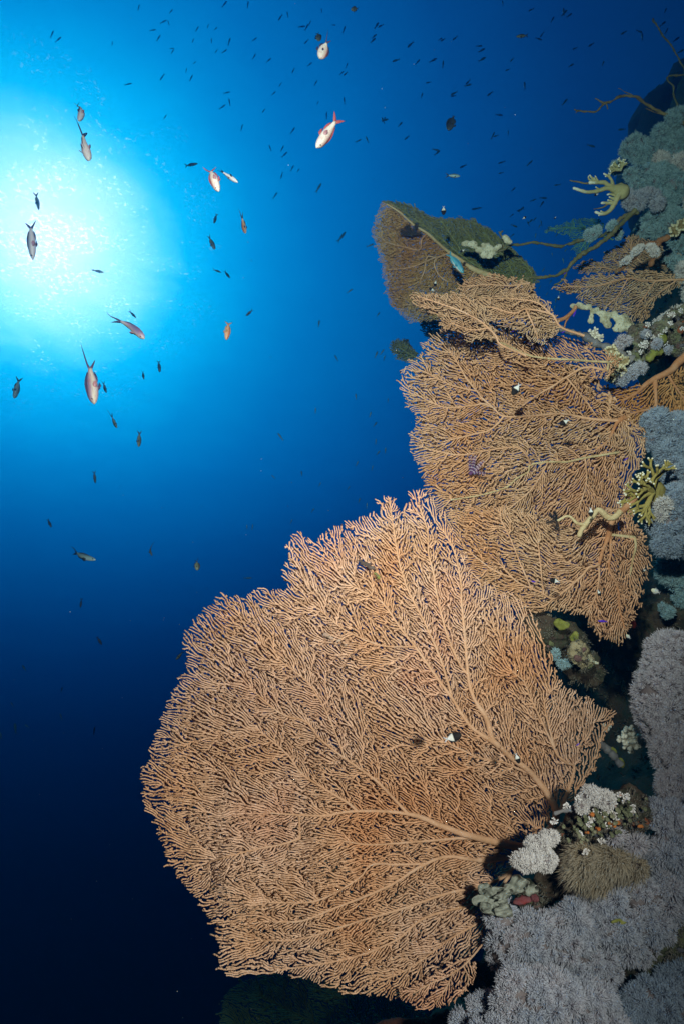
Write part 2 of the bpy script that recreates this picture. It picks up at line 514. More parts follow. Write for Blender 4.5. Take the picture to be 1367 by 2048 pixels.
FAN_STEM = material('gorgonian_stem', mottled((0.42, 0.23, 0.13), (0.52, 0.30, 0.19), (0.54, 0.35, 0.25), scale=22.0), 0.85, 0.12, bump=(160, 0.6, 0.003))
STEM_PALE = material('bare_pale_stem', mottled((0.34, 0.22, 0.11), (0.46, 0.36, 0.21), (0.52, 0.43, 0.28), scale=26.0, detail=6), 0.85, 0.12, bump=(120, 0.8, 0.004))
STEM_ORANGE = material('orange_stem', mottled((0.34, 0.14, 0.06), (0.44, 0.21, 0.11), (0.46, 0.27, 0.17), scale=18.0, detail=6), 0.85, 0.12, bump=(110, 0.7, 0.004))

A_OUT = [(830,985),(845,980),(862,1010),(900,1050),(925,1100),(945,1150),(990,1185),(1040,1200),(1066,1235),(1100,1315),(1128,1376),(1180,1400),(1232,1430),(1205,1480),(1190,1540),(1150,1590),(1090,1640),(1060,1690),
 (1035,1720),(985,1775),(975,1840),(970,1870),(955,1900),(900,1925),(860,1960),(840,1995),(800,2000),(700,1985),(640,1965),(560,1945),(500,1945),(450,1950),(443,1930),(440,1880),(430,1860),(395,1800),(345,1740),(315,1650),(285,1580),(281,1540),(300,1525),
 (315,1460),(340,1400),(372,1340),(375,1300),(372,1270),(410,1215),(440,1190),(475,1195),(490,1200),(530,1178),(560,1190),(580,1180),(570,1150),(578,1110),(572,1085),(600,1060),(625,1090),(650,1065),(690,1050),(750,1035),(775,1040),(757,1010),(780,988),(800,1020),(825,1045),(830,1020),(812,990)]
A_V = [
 ([(1075,1700),(1000,1685),(930,1668),(880,1650),(830,1630),(770,1622),(700,1622),(640,1630),(540,1625)], 13, 3),
 ([(814,1626),(780,1590),(747,1557),(689,1516),(641,1478),(612,1443),(560,1425),(500,1375)], 6.5, 3),
 ([(715,1622),(695,1605),(652,1578),(604,1547),(580,1514),(555,1490),(520,1462)], 5.5, 3),
 ([(950,1674),(909,1676),(823,1683),(742,1688),(685,1681)], 6, 3),
 ([(600,1676),(560,1688),(500,1700),(420,1722)], 4.5, 2.5),
 ([(1065,1705),(1000,1715),(950,1719),(890,1712),(837,1733),(775,1771),(671,1814),(604,1840),(547,1842)], 9, 3),
 ([(850,1726),(795,1728),(742,1728),(714,1757),(633,1800),(538,1804)], 5, 2.5),
 ([(1040,1720),(1000,1755),(950,1773),(894,1785),(809,1814),(714,1842),(604,1876),(528,1880)], 7, 2.5),
 ([(1020,1745),(990,1785),(950,1804),(847,1835),(795,1876),(718,1909),(633,1928),(560,1938)], 6.5, 2.5),
 ([(1000,1775),(975,1830),(900,1875),(840,1920),(790,1950)], 5, 2.5),
 ([(1075,1690),(1110,1625),(1064,1550),(1023,1517),(993,1489),(947,1459),(923,1430),(903,1397),(880,1366),(855,1330),(829,1293),(801,1258),(771,1214),(751,1196),(707,1174)], 12, 3),
 ([(996,1492),(982,1476),(970,1435),(949,1402),(936,1364),(929,1290),(926,1256),(921,1200),(920,1167),(908,1106),(887,1065)], 9, 3),
 ([(935,1350),(918,1328),(895,1277),(880,1224),(871,1184),(866,1149),(856,1109),(853,1060),(836,1010)], 5.5, 2.8),
 ([(903,1397),(880,1320),(855,1260),(829,1209),(811,1171),(795,1114),(784,1045),(778,1000)], 5, 2.8),
 ([(1120,1620),(1146,1538),(1131,1525),(1110,1505),(1100,1469),(1090,1430),(1087,1402),(1098,1385)], 8, 3),
 ([(1108,1500),(1080,1440),(1059,1395),(1046,1364),(1023,1343)], 5, 2.5),
 ([(1064,1550),(1030,1535),(1008,1525),(957,1515),(918,1497),(880,1480)], 5.5, 2.5),
 ([(689,1516),(660,1440),(620,1370),(560,1320)], 4, 2.5),
 ([(829,1293),(760,1290),(690,1260),(640,1220)], 4, 2.5),
]
def dep(d0, u0, v0, gu, gv, q=0.0):
    return lambda u, v: d0 + gu * (np.asarray(u) - u0) + gv * (np.asarray(v) - v0) + q * ((np.asarray(u) - u0) ** 2 + (np.asarray(v) - v0) ** 2)
sea_fan('sea_fan', 'huge tan sea fan with thick pale veins spreading left in front of the other fans', A_OUT, A_V, dep(1.6, 700, 1500, 0.0003, -0.00035, 2e-7), 4.50, 11, (FAN_TAN, FAN_STEM), wav=0.03, holes=[(728, 1134, 13), (742, 1142, 10), (712, 1122, 7), (757, 1150, 7), (640, 1165, 6), (545, 1225, 6), (520, 1255, 5), (610, 1290, 5), (905, 1388, 6), (1095, 1400, 6), (470, 1440, 5), (760, 1650, 5)])

# the small fan under it
F_OUT = [(830,1965),(870,1940),(905,1922),(948,1915),(956,1950),(930,1985),(900,2008),(850,2018),(812,2000),(795,1985)]
F_V = [([(962,1888),(930,1925),(895,1950),(860,1965),(825,1985)], 3.5, 2.4), ([(905,1943),(890,1975),(868,2006)], 2.8, 2.2), ([(925,1930),(935,1955),(925,1980)], 2.8, 2.2)]
sea_fan('sea_fan', 'little sea fan tucked below the right end of the huge tan one', F_OUT, F_V, dep(1.48, 880, 1970, 0, 0), 4.41, 23, (FAN_TAN, FAN_STEM), layers=1, wav=0.01)
# the broad fan behind, lower half
B2_OUT = [(895,1035),(934,1016),(998,1012),(1050,1022),(1095,1048),(1150,1050),(1215,1015),(1262,1012),(1290,1050),(1300,1130),(1285,1180),(1262,1250),(1235,1290),(1212,1282),(1195,1252),(1180,1230),(1140,1222),(1080,1222),(1030,1212),(985,1190),(940,1160),(912,1105)]
B2_V = [
 ([(1275,985),(1250,1015),(1232,1028),(1221,1046),(1214,1074),(1203,1102),(1196,1128)], 11, 6, STEM_ORANGE),
 ([(1196,1128),(1186,1133),(1175,1135),(1162,1151),(1142,1169),(1124,1184),(1104,1197),(1078,1184),(1042,1169),(1024,1156),(1000,1130)], 5.5, 3),
 ([(1221,1049),(1219,1077),(1219,1108),(1216,1138),(1234,1179),(1237,1218),(1247,1256)], 6, 3, STEM_ORANGE),
 ([(1196,1133),(1196,1159),(1188,1195),(1173,1225)], 4.5, 2.5),
 ([(1104,1197),(1085,1212),(1050,1214)], 4, 2.5),
 ([(1060,1176),(1040,1130),(1020,1080),(1000,1040)], 3.6, 2.4), ([(1024,1156),(985,1140),(945,1110)], 3.4, 2.4), ([(1085,1187),(1080,1140),(1075,1090)], 3.4, 2.4),
 ([(1267,1074),(1269,1095),(1264,1115),(1258,1150)], 5.5, 3, STEM_PALE),
]
sea_fan('sea_fan', 'ochre sea fan on an orange stem below the yellow fire coral', B2_OUT, B2_V, dep(2.0, 1100, 1130, 0.0002, -0.0002), 4.11, 41, (FAN_OCHRE, FAN_STEM), wav=0.035, gap=0.025)
# upper half
B1_OUT = [(843,690),(862,672),(890,655),(923,645),(959,640),(1000,640),(1040,650),(1085,662),(1130,672),(1185,690),(1240,715),(1266,745),(1276,800),(1290,850),(1292,900),(1265,960),(1255,1030),(1200,1065),(1120,1085),(1060,1070),(1000,1060),(940,1065),(900,1060),(872,1015),(848,965),(838,935),(825,910),(818,885),(822,860),(840,843),(826,828),(812,800),(801,775),(806,745),(822,722),(846,708)]
B1_V = [
 ([(1235,842),(1180,838),(1120,828),(1065,832),(1021,834),(1000,831),(985,816),(964,798),(952,783),(931,757),(918,734),(898,703)], 6, 2.8),
 ([(1005,834),(992,849),(975,862),(954,867),(900,880)], 4.5, 2.6), ([(985,816),(964,808),(944,811),(890,815),(850,800)], 4, 2.5),
 ([(1212,742),(1170,735),(1130,755),(1105,772),(1082,785),(1051,806),(1026,826)], 5.5, 3),
 ([(1215,725),(1140,720),(1067,714),(1023,697),(992,684),(930,684)], 5, 3, STEM_PALE),
 ([(1235,905),(1168,916),(1130,924),(1095,924),(1059,930),(1054,944),(1031,957),(1010,975),(960,990),(900,1000)], 5, 2.6, STEM_PALE), ([(1059,929),(1051,911),(1030,895),(980,900),(920,910),(860,900)], 4, 2.5),
 ([(1249,834),(1231,847),(1215,880),(1190,900)], 8, 4, STEM_ORANGE), ([(1130,755),(1160,790),(1190,830)], 3.6, 2.4), ([(1095,924),(1060,980),(1000,1030)], 3.6, 2.4), ([(952,783),(900,770),(850,745)], 3.4, 2.4), ([(1168,916),(1170,970),(1150,1030)], 3.6, 2.4),
]
sea_fan('sea_fan', 'broad ochre sea fan with black and white fish, middle of the reef', B1_OUT, B1_V, dep(2.2, 1030, 850, 0.00015, -0.0002), 4.01, 57, (FAN_OCHRE, FAN_STEM), wav=0.05, gap=0.028)
# two lobes on top of it
C1_OUT = [(818,596),(831,585),(864,587),(908,587),(944,598),(964,619),(985,650),(994,680),(944,684),(918,664),(893,662),(877,642),(875,627),(844,619)]
C1_V = [([(1050,712),(1000,690),(990,673),(975,657),(957,642),(923,624),(882,609),(844,596)], 5, 2.5), ([(975,657),(940,660),(905,648)], 3, 2.2)]
sea_fan('sea_fan', 'narrow pale sea fan lobe pointing left over the broad ochre one', C1_OUT, C1_V, dep(2.04, 900, 630, 0.0002, 0.0), 3.43, 71, (FAN_GREY, FAN_STEM), wav=0.02, gap=0.03)
C2_OUT = [(951,598),(975,597),(998,588),(1036,585),(1074,590),(1105,614),(1117,645),(1122,664),(1087,682),(1072,684),(1056,675),(1026,654),(992,648),(969,633)]
C2_V = [([(1166,672),(1120,655),(1100,629),(1051,619),(1026,627),(980,615)], 5, 2.5), ([(1051,622),(1064,650),(1074,678)], 4, 2.4), ([(1100,629),(1070,605),(1020,598)], 3, 2.2)]
sea_fan('sea_fan', 'rounded pale sea fan lobe on the grey log under the long branch', C2_OUT, C2_V, dep(2.10, 1040, 630, 0.0001, 0.0), 3.53, 73, (FAN_GREY, FAN_STEM), wav=0.025, gap=0.03)
B3_OUT = [(925,560),(952,552),(985,546),(1030,556),(1070,566),(1090,592),(1085,640),(1010,640),(950,640),(915,600)]
B3_V = [([(1058,566),(1020,572),(980,570),(940,572)], 3.5, 2.2), ([(1040,570),(1000,600),(960,620)], 3, 2)]
sea_fan('sea_fan', 'low tan sea fan strip under the pale stem of the two-lobed fan', B3_OUT, B3_V, dep(2.45, 1000, 570, 0.0002, 0), 3.18, 79, (FAN_OCHRE, FAN_STEM), wav=0.02)
# the big two-lobed fan at the top
D1_OUT = [(763,407),(781,408),(804,426),(832,452),(863,477),(889,500),(925,526),(950,545),(1000,560),(1030,580),(1020,640),(950,650),(873,640),(832,645),(814,641),(784,615),(771,585),(768,554),(758,505),(745,474),(744,454),(753,433)]
D1_V = [([(1010,562),(950,541),(919,520),(894,503),(873,485),(853,467),(827,451),(799,426),(773,409)], 10, 2.6, STEM_PALE),
 ([(896,507),(871,515),(853,515),(848,541),(840,560)], 3.6, 2), ([(896,507),(872,518),(868,533),(878,552),(895,565)], 4, 2), ([(853,467),(842,480),(838,500),(810,495),(770,485)], 3, 1.8), ([(950,541),(925,575),(880,600),(810,610)], 3.4, 1.8), ([(871,515),(820,535),(775,540)], 2.6, 1.8)]
sea_fan('sea_fan', 'russet sea fan lobe hanging left below the pale stem with the blue wrasse', D1_OUT, D1_V, dep(2.95, 870, 530, 0.0004, 0.0006), 1.95, 83, (FAN_RED, FAN_GREY), wav=0.04, gap=0.028)
D2_OUT = [(763,404),(781,402),(814,408),(837,420),(861,436),(889,437),(917,436),(948,440),(976,457),(1004,477),(1030,505),(1053,523),(1070,544),(1078,566),(1050,575),(1009,564),(948,546),(894,505),(832,455),(804,428)]
D2_V = [([(1062,575),(1030,562),(985,550),(930,518),(880,478),(830,440),(780,407)], 2.6, 1.2), ([(1030,562),(1010,520),(970,470)], 1.8, 1.1), ([(985,550),(950,490),(915,445)], 1.8, 1.1), ([(930,518),(900,470),(880,442)], 2.6, 1.6), ([(1062,575),(1060,545),(1040,520)], 2.6, 1.6)]
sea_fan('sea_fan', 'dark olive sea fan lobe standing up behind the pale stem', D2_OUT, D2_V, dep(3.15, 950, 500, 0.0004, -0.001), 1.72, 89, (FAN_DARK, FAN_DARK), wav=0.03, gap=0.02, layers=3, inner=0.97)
D3_OUT = [(835,640),(880,618),(915,640),(930,668),(893,660),(878,688),(850,668)]
D3_V = [([(985,665),(930,655),(880,645),(845,645)], 3, 1.8), ([(925,655),(890,668),(868,680)], 2.6, 1.6)]
sea_fan('sea_fan', 'unlit dark sea fan below the russet lobe', D3_OUT, D3_V, dep(3.6, 880, 650, 0, 0), 2.44, 91, (FAN_DARK, FAN_DARK), wav=0.02)  # the shade it stands in is painted by the dark twig colour
E_OUT = [(779,685),(795,677),(818,680),(823,693),(838,704),(834,722),(812,727),(795,721),(783,703)]
E_V = [([(858,716),(835,716),(812,705),(790,690)], 3, 1.8), ([(825,712),(805,718)], 2.4, 1.6)]
sea_fan('sea_fan', 'small round olive sea fan alone left of the broad ochre one', E_OUT, E_V, dep(3.7, 810, 700, 0, 0), 1.89, 97, (FAN_DARK, FAN_DARK), wav=0.01)
# the fans on the right, under the encrusted branches
H1_OUT = [(1104,577),(1122,567),(1144,562),(1177,552),(1221,549),(1265,541),(1308,541),(1352,553),(1362,570),(1330,592),(1311,600),(1302,625),(1287,645),(1269,644),(1254,631),(1221,624),(1190,613),(1161,604),(1150,587),(1133,582)]
H1_V = [([(1366,560),(1352,560),(1286,562),(1254,557),(1188,573),(1130,574)], 4.5, 2.2), ([(1310,561),(1290,590),(1270,615)], 3.4, 2.2), ([(1254,557),(1235,590),(1215,610)], 3, 2.2), ([(1352,560),(1325,580),(1300,600)], 3, 2.2)]
sea_fan('sea_fan', 'open grey-tan sea fan above the lumpy white sponge', H1_OUT, H1_V, dep(2.75, 1230, 590, 0.0002, 0), 3.34, 101, (FAN_GREY, FAN_STEM), layers=2, wav=0.04, bias=2.0)
H2_OUT = [(1146,533),(1177,521),(1205,524),(1207,505),(1243,490),(1254,474),(1275,470),(1296,482),(1330,500),(1364,510),(1364,545),(1320,540),(1265,538),(1230,546),(1188,546),(1160,548)]
H2_V = [([(1366,535),(1310,532),(1238,541),(1200,535),(1160,538)], 4, 2), ([(1290,534),(1262,505),(1262,480)], 3, 2), ([(1250,540),(1225,520)], 2.6, 2)]
sea_fan('sea_fan', 'dim brown sea fan between the two encrusted branches', H2_OUT, H2_V, dep(3.05, 1240, 520, 0.0002, 0), 2.64, 103, (FAN_GREY, FAN_STEM), layers=2, wav=0.04, bias=2.0)
H3_OUT = [(1091,464),(1102,452),(1120,449),(1150,438),(1177,436),(1199,438),(1210,450),(1202,470),(1182,482),(1172,503),(1155,511),(1144,497),(1148,486),(1139,472),(1120,466)]
H3_V = [([(1225,480),(1195,468),(1165,458),(1130,456),(1100,458)], 3, 1.6), ([(1180,464),(1168,485),(1158,502)], 2.6, 1.6)]
sea_fan('sea_fan', 'faint teal sea fan behind the wiry dead branch', H3_OUT, H3_V, dep(4.3, 1150, 470, 0, 0), 2.15, 107, (FAN_HAZED, FAN_HAZED), layers=1, wav=0.02)
# orange fan on thick trunks at the right edge
G_OUT = [(1205,770),(1262,775),(1300,770),(1340,745),(1400,735),(1420,790),(1400,850),(1340,835),(1290,835),(1255,855),(1215,840)]
G_V = [([(1400,690),(1357,723),(1340,741),(1313,755),(1291,768),(1269,788),(1245,800)], 16, 5, STEM_ORANGE), ([(1307,755),(1309,782),(1310,815)], 8, 6, STEM_ORANGE), ([(1300,818),(1269,825),(1249,834),(1231,850)], 6, 3, STEM_ORANGE), ([(1340,760),(1360,790),(1380,820)], 5, 2.5, STEM_ORANGE)]
sea_fan('sea_fan', 'orange sea fan with thick smooth trunks beside the lilac corals', G_OUT, G_V, dep(2.45, 1300, 790, 0, 0), 4.21, 109, (material('orange_gorgonian', mottled((0.42, 0.17, 0.06), (0.46, 0.25, 0.11), scale=6.0), 0.85, 0.12), STEM_ORANGE), layers=2, wav=0.03)
# deep below, out of the flash
K_OUT = [(436,2060),(450,1995),(485,1962),(560,1950),(700,1975),(800,2005),(880,2040),(900,2150),(440,2150)]
K_V = [([(900,2180),(760,2110),(620,2040),(520,1990)], 6, 2.5), ([(760,2110),(720,2040),(690,1985)], 4, 2.5), ([(700,2080),(580,2080),(470,2050)], 4, 2.5)]
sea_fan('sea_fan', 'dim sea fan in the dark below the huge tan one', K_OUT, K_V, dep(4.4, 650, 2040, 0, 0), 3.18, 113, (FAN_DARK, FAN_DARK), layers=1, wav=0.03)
# ------------------------------------------------------------------ builders for the reef
def smooth_noise3(p, seed, sc, oct=4):
    """cheap 3-D fractal field from rotated sines (numpy)"""
    r = np.random.RandomState(seed); o = np.zeros(len(p)); amp = 1.0; tot = 0
    for k in range(oct):
        s_ = np.zeros(len(p))
        for j in range(4):
            d = r.normal(0, 1, 3); d /= np.linalg.norm(d)
            s_ += np.sin(p @ d * 6.28 / sc * r.uniform(0.7, 1.3) + r.uniform(0, 6.28))
        o += amp * s_ / 4; tot += amp; amp *= 0.55; sc *= 0.5
    return o / tot
def sphere_grid(nu, nv):
    V = []; F = []
    for i in range(nv + 1):
        th = math.pi * i / nv
        for j in range(nu):
            ph = 2 * math.pi * j / nu
            V.append((math.sin(th) * math.cos(ph), math.sin(th) * math.sin(ph), math.cos(th)))
    for i in range(nv):
        for j in range(nu):
            a = i * nu + j; b = i * nu + (j + 1) % nu
            F.append((a, b, b + nu, a + nu))
    return np.array(V), F
SPH_V, SPH_F = sphere_grid(28, 16)
SPL_V, SPL_F = sphere_grid(14, 8)
CAMROT = np.stack([NR, NU, -NF], 1)                # photo axes (right, up, towards the camera) -> world
def lump(u, v, d, ru, rv, rd=None, seed=0, rough=0.15, low=False, tilt=0.0, sc=None):
    """a rounded rough lump; ru, rv in photo pixels at depth d, rd metres deep"""
    V0, F0 = (SPL_V, SPL_F) if low else (SPH_V, SPH_F)
    k = d / FOC
    rd = rd if rd is not None else 0.6 * min(ru, rv) * k
    a = math.radians(tilt)
    X = V0[:, 0] * ru * k; Y = V0[:, 1] * rv * k
    L = np.stack([X * math.cos(a) - Y * math.sin(a), X * math.sin(a) + Y * math.cos(a), V0[:, 2] * rd], 1)
    c = np.array(P(u, v, d))
    W = c + L @ CAMROT.T
    n = (W - c); n /= (np.linalg.norm(n, axis=1)[:, None] + 1e-9)
    s_ = sc or max(ru, rv) * k * 0.8
    W = W + n * (smooth_noise3(W, seed, s_, 4) * rough * min(ru, rv) * k)[:, None]
    return W, F0
def merge(parts):
    V = []; F = []; o = 0
    for v, f in parts:
        V.append(v); F += [tuple(i + o for i in q) for q in f]; o += len(v)
    return np.vstack(V), F

def quills(base, dirs, length, r0, rs, droop=None, curl=0.5, segs=3, taper=0.45):
    """many thin tapering tentacles: returns verts, faces, tip attribute"""
    n = len(base)
    side = rs.normal(0, 1, (n, 3)); side -= dirs * (side * dirs).sum(1)[:, None]; side /= (np.linalg.norm(side, axis=1)[:, None] + 1e-9)
    bend = side * (rs.uniform(0.1, 1, n) * curl)[:, None]
    if droop is not None: bend = bend + droop
    e2 = np.cross(dirs, side)
    V = []; T = []
    an = np.array([0, 2.094, 4.189])
    for k in range(segs):
        t = k / segs
        c = base + dirs * (length * t)[:, None] + bend * (length * t * t)[:, None]
        r = r0 * (1 - taper * t)
        V.append(c[:, None, :] + r[:, None, None] * (np.cos(an)[None, :, None] * side[:, None, :] + np.sin(an)[None, :, None] * e2[:, None, :]))
        T.append(np.full((n, 3), t))
    tip = base + dirs * length[:, None] + bend * length[:, None]
    V = np.concatenate(V, 1)                                     # n, segs*3, 3
    V = np.concatenate([V, tip[:, None, :]], 1)
    T = np.concatenate(T + [np.ones((n, 1))], 1)
    m = segs * 3 + 1
    f4 = []; f3 = []
    for k in range(segs - 1):
        for j in range(3):
            a = k * 3 + j; b = k * 3 + (j + 1) % 3
            f3.append((a, b, b + 3)); f3.append((a, b + 3, a + 3))
    for j in range(3): f3.append(((segs - 1) * 3 + j, (segs - 1) * 3 + (j + 1) % 3, m - 1))
    f3 = np.array(f3)
    F = (np.arange(n)[:, None, None] * m + f3[None]).reshape(-1, 3)
    return V.reshape(-1, 3), F, T.ravel()

def soft_coral(label, lobes, mat, base_mat, seed, tuft=40, qlen=11, nq=260, qr=1.05, droop=(0, 0), curl=0.4, spread=1.45, name='soft_coral', cat='soft coral', group=None, jit=0.12):
    """lobes: (u, v, ru, rv, d[, tilt]).  Thing > mound + polyps.  All pixel sizes are photo pixels at that depth"""
    rs = np.random.RandomState(seed)
    u0, v0, _, rv0, d0 = lobes[0][:5]
    t = thing(name, P(u0, v0 + rv0 * 0.6, d0 + 0.05), label, cat, group)
    parts = []; B = []; N = []; S = []
    ell = []
    for i, lb in enumerate(lobes):
        u, v, ru, rv, d = lb[:5]; tl = lb[5] if len(lb) > 5 else 0
        k = d / FOC; rd = 0.95 * min(ru, rv) * k
        ell.append((np.array(P(u, v, d)), ru * k, rv * k, rd, math.radians(tl)))
        parts.append(lump(u, v, d, ru * 0.74, rv * 0.74, rd * 0.74, seed + i, 0.22, tilt=tl, sc=0.035))
    for i, lb in enumerate(lobes):
        u, v, ru, rv, d = lb[:5]
        c, a, b, rd, al = ell[i]; k = d / FOC
        n = int(4.6 * (a * b) / (tuft * k * 0.5) ** 2 * 3.0) + 10
        ph = rs.uniform(0, 6.283, n); z = rs.uniform(-0.35, 1, n)
        # even it out: farthest-point flavoured choice
        s = np.stack([np.sqrt(1 - z * z) * np.cos(ph), np.sqrt(1 - z * z) * np.sin(ph), z], 1)
        keep = []
        md = tuft * k * 0.49
        W = np.stack([s[:, 0] * a, s[:, 1] * b, s[:, 2] * rd], 1)
        for q in range(n):
            if all(((W[q] - W[p]) ** 2).sum() > md * md for p in keep): keep.append(q)
        s = s[keep]; W = W[keep]
        nn = np.stack([s[:, 0] / a, s[:, 1] / b, s[:, 2] / rd], 1); nn /= np.linalg.norm(nn, axis=1)[:, None]
        ca, sa = math.cos(al), math.sin(al)
        rot = np.array([[ca, -sa, 0], [sa, ca, 0], [0, 0, 1]])
        Wp = c + (W * 0.93 @ rot.T) @ CAMROT.T; nn = (nn @ rot.T) @ CAMROT.T
        ok = np.ones(len(Wp), bool)
        for j, (c2, a2, b2, r2, al2) in enumerate(ell):
            if j == i: continue
            q = (Wp - c2) @ CAMROT
            q = np.stack([q[:, 0] * math.cos(al2) + q[:, 1] * math.sin(al2), -q[:, 0] * math.sin(al2) + q[:, 1] * math.cos(al2), q[:, 2]], 1)
            ok &= (q[:, 0] / a2) ** 2 + (q[:, 1] / b2) ** 2 + (q[:, 2] / r2) ** 2 > 0.8
        B.append(Wp[ok]); N.append(nn[ok]); S.append(np.full(ok.sum(), k))
    B = np.vstack(B); N = np.vstack(N); S = np.concatenate(S)
    m = len(B)
    # heads: little domes of polyps, each a brush radiating from a sunk centre
    sz = rs.uniform(0.6, 1.25, m)
    sink = B - N * (S * sz * tuft * 0.30)[:, None]
    cnt = np.maximum((nq * sz ** 2).astype(int), 8)
    ix = np.repeat(np.arange(m), cnt)
    nn = N[ix]; kk = (S * sz)[ix]
    rnd_ = rs.normal(0, 1, nn.shape); rnd_ -= nn * (rnd_ * nn).sum(1)[:, None]; rnd_ /= (np.linalg.norm(rnd_, axis=1)[:, None] + 1e-9)
    th = np.sqrt(rs.uniform(0, 1, len(ix))) * spread
    dirs = nn * np.cos(th)[:, None] + rnd_ * np.sin(th)[:, None]
    base = sink[ix] + dirs * (kk * tuft * 0.26)[:, None] + rs.normal(0, 1, dirs.shape) * (kk * tuft * 0.05)[:, None]
    dirs = dirs + rs.normal(0, jit, dirs.shape); dirs /= np.linalg.norm(dirs, axis=1)[:, None]
    L = qlen * kk * rs.uniform(0.7, 1.15, len(base))
    dr = np.zeros((1, 3))
    if droop != (0, 0): dr = (droop[0] * NR - droop[1] * NU)[None, :]
    V, F, T = quills(base, dirs, L, qr * S[ix] * rs.uniform(0.8, 1.2, len(base)), rs, dr, curl)
    MV, MF = merge(parts)
    mesh_obj('mound', MV, MF, base_mat, t)
    mesh_obj('polyps', V, F, mat, t, attrs={'tip': T})
    return t

def tip_mat(name, a, b, tipc, lo=0.55, hi=1.0, scale=12.0, rough=0.75, var=0.5):
    """body colour wandering a-b, ends of another colour"""
    def f(g, tc):
        at = g.n('ShaderNodeAttribute', attribute_name='tip').outputs['Fac']
        base = g.ramp(g.noise(tc, scale, 3), [(0.35, a), (0.65, b)])
        return g.mix(g.ramp(at, [(lo, 0.0), (hi, 1.0)]), base, tipc)
    return material(name, f, rough, 0.2)

def skeleton(polys, d, seed=0, step=4.0, sides=7, rough=0.12, wob=0.0, tipw=1.0, lift=0.0):
    """polys: ([(u, v[, extra depth])...], r0, r1) in photo pixels at depth d -> verts, faces, tip attribute"""
    rs = np.random.RandomState(seed); Vs = []; Fs = []; Ts = []; o = 0
    for pl in polys:
        pts, r0, r1 = pl[:3]
        q = np.array([(p[0], p[1], p[2] if len(p) > 2 else 0.0) for p in pts], float)
        q[:, 2] *= FOC / d                         # depth in pixel units while resampling
        q = resample(q, step, wob, rs)
        n = len(q); t = np.linspace(0, 1, n)
        r = (r0 + (r1 - r0) * t) * (1 + rough * (rs.normal(0, 1, n)))
        dd = d + q[:, 2] * d / FOC
        p3 = PN(q[:, 0], q[:, 1], dd)
        V, F, T, nd = tubes(p3, np.arange(n) - 1, np.maximum(r, 0.3) * d / FOC, np.tile(-NF, (n, 1)), 1.0, sides)
        Vs.append(V); Fs += [tuple(i + o for i in f) for f in quads_tris(F, T)]; o += len(V)
        Ts.append(t[nd] * tipw)
    return np.vstack(Vs), Fs, np.concatenate(Ts)

def forks(root, n, length, r0, seed, ang=(0, 360), levels=3, depth_up=1.0, shrink=0.72, spread=38, r_end=0.75):
    """a forking bush: polylines (u, v, ddepth px-like) from root; directions within ang degrees (photo plane, 0 right, 90 up)"""
    rs = np.random.RandomState(seed); out = []
    def go(p, a, el, L, r, lev):
        k = 3; pts = [p]
        for i in range(k):
            a2 = a + rs.normal(0, 8); el2 = el + rs.normal(0, 8)
            q = (pts[-1][0] + L / k * math.cos(R(a2)) * math.cos(R(el2)), pts[-1][1] - L / k * math.sin(R(a2)) * math.cos(R(el2)), pts[-1][2] - L / k * math.sin(R(el2)) * depth_up)
            pts.append(q)
        out.append((pts, r, r * r_end, lev))
        if lev > 0:
            for s in (-1, 1) if rs.rand() > 0.2 else (-1, 0, 1):
                go(pts[-1], a + s * rs.uniform(0.5, 1.1) * spread, el + rs.normal(0, 22), L * shrink * rs.uniform(0.8, 1.15), r * r_end, lev - 1)
    for i in range(n):
        a = ang[0] + (ang[1] - ang[0]) * (i + rs.uniform(0.2, 0.8)) / n
        go((root[0], root[1], 0.0), a, rs.uniform(5, 60), length * rs.uniform(0.8, 1.2), r0, levels)
    return out
def bush(polys, d, seed, sides=6, wob=0.3, step=4.0):
    """forks() -> mesh; only last-level twigs carry a pale tip"""
    px = [([(p[0], p[1], p[2] * d / FOC) for p in pl[0]], pl[1], pl[2]) for pl in polys]
    Vs = []; Fs = []; Ts = []; o = 0
    for pl, src in zip(px, polys):
        V, F, T = skeleton([pl], d, seed, step, sides, 0.06, wob, 1.0 if src[3] == 0 else 0.0)
        Vs.append(V); Fs += [tuple(i + o for i in f) for f in F]; Ts.append(T); o += len(V)
    return np.vstack(Vs), Fs, np.concatenate(Ts)

def remesh(o, size, smooth=True):
    m = o.modifiers.new('remesh', 'REMESH'); m.mode = 'VOXEL'; m.voxel_size = size; m.use_smooth_shade = smooth
    return o

# ------------------------------------------------------------------ reef materials
ROCK = material('reef_rock', mottled((0.014, 0.011, 0.010), (0.035, 0.027, 0.023), (0.07, 0.05, 0.038), (0.04, 0.045, 0.03), (0.075, 0.038, 0.038), (0.024, 0.02, 0.026), scale=9.0, detail=8, rough=0.7, lo=0.25, hi=0.75), 0.9, 0.1, bump=(45, 0.9, 0.012))
LILAC = tip_mat('lilac_polyps', (0.20, 0.23, 0.32), (0.36, 0.32, 0.37), (0.47, 0.50, 0.60), 0.2, 1.0, 16)
LILAC_PINK = tip_mat('pinkish_polyps', (0.31, 0.28, 0.33), (0.38, 0.33, 0.38), (0.52, 0.52, 0.60), 0.2, 1.0, 10)
LILAC_SHADED = tip_mat('shaded_lilac_polyps', (0.13, 0.17, 0.25), (0.20, 0.22, 0.30), (0.34, 0.42, 0.54), 0.2, 1.0, 10)  # lilac polyps darkened and blued, deeper shading painted into the colour
LILAC_DARK = material('lilac_flesh', mottled((0.12, 0.10, 0.11), (0.19, 0.16, 0.17), scale=30.0), 0.85, 0.15)
TEAL = tip_mat('blue_grey_polyps', (0.12, 0.22, 0.26), (0.18, 0.27, 0.32), (0.36, 0.50, 0.56), 0.2, 1.0, 10)
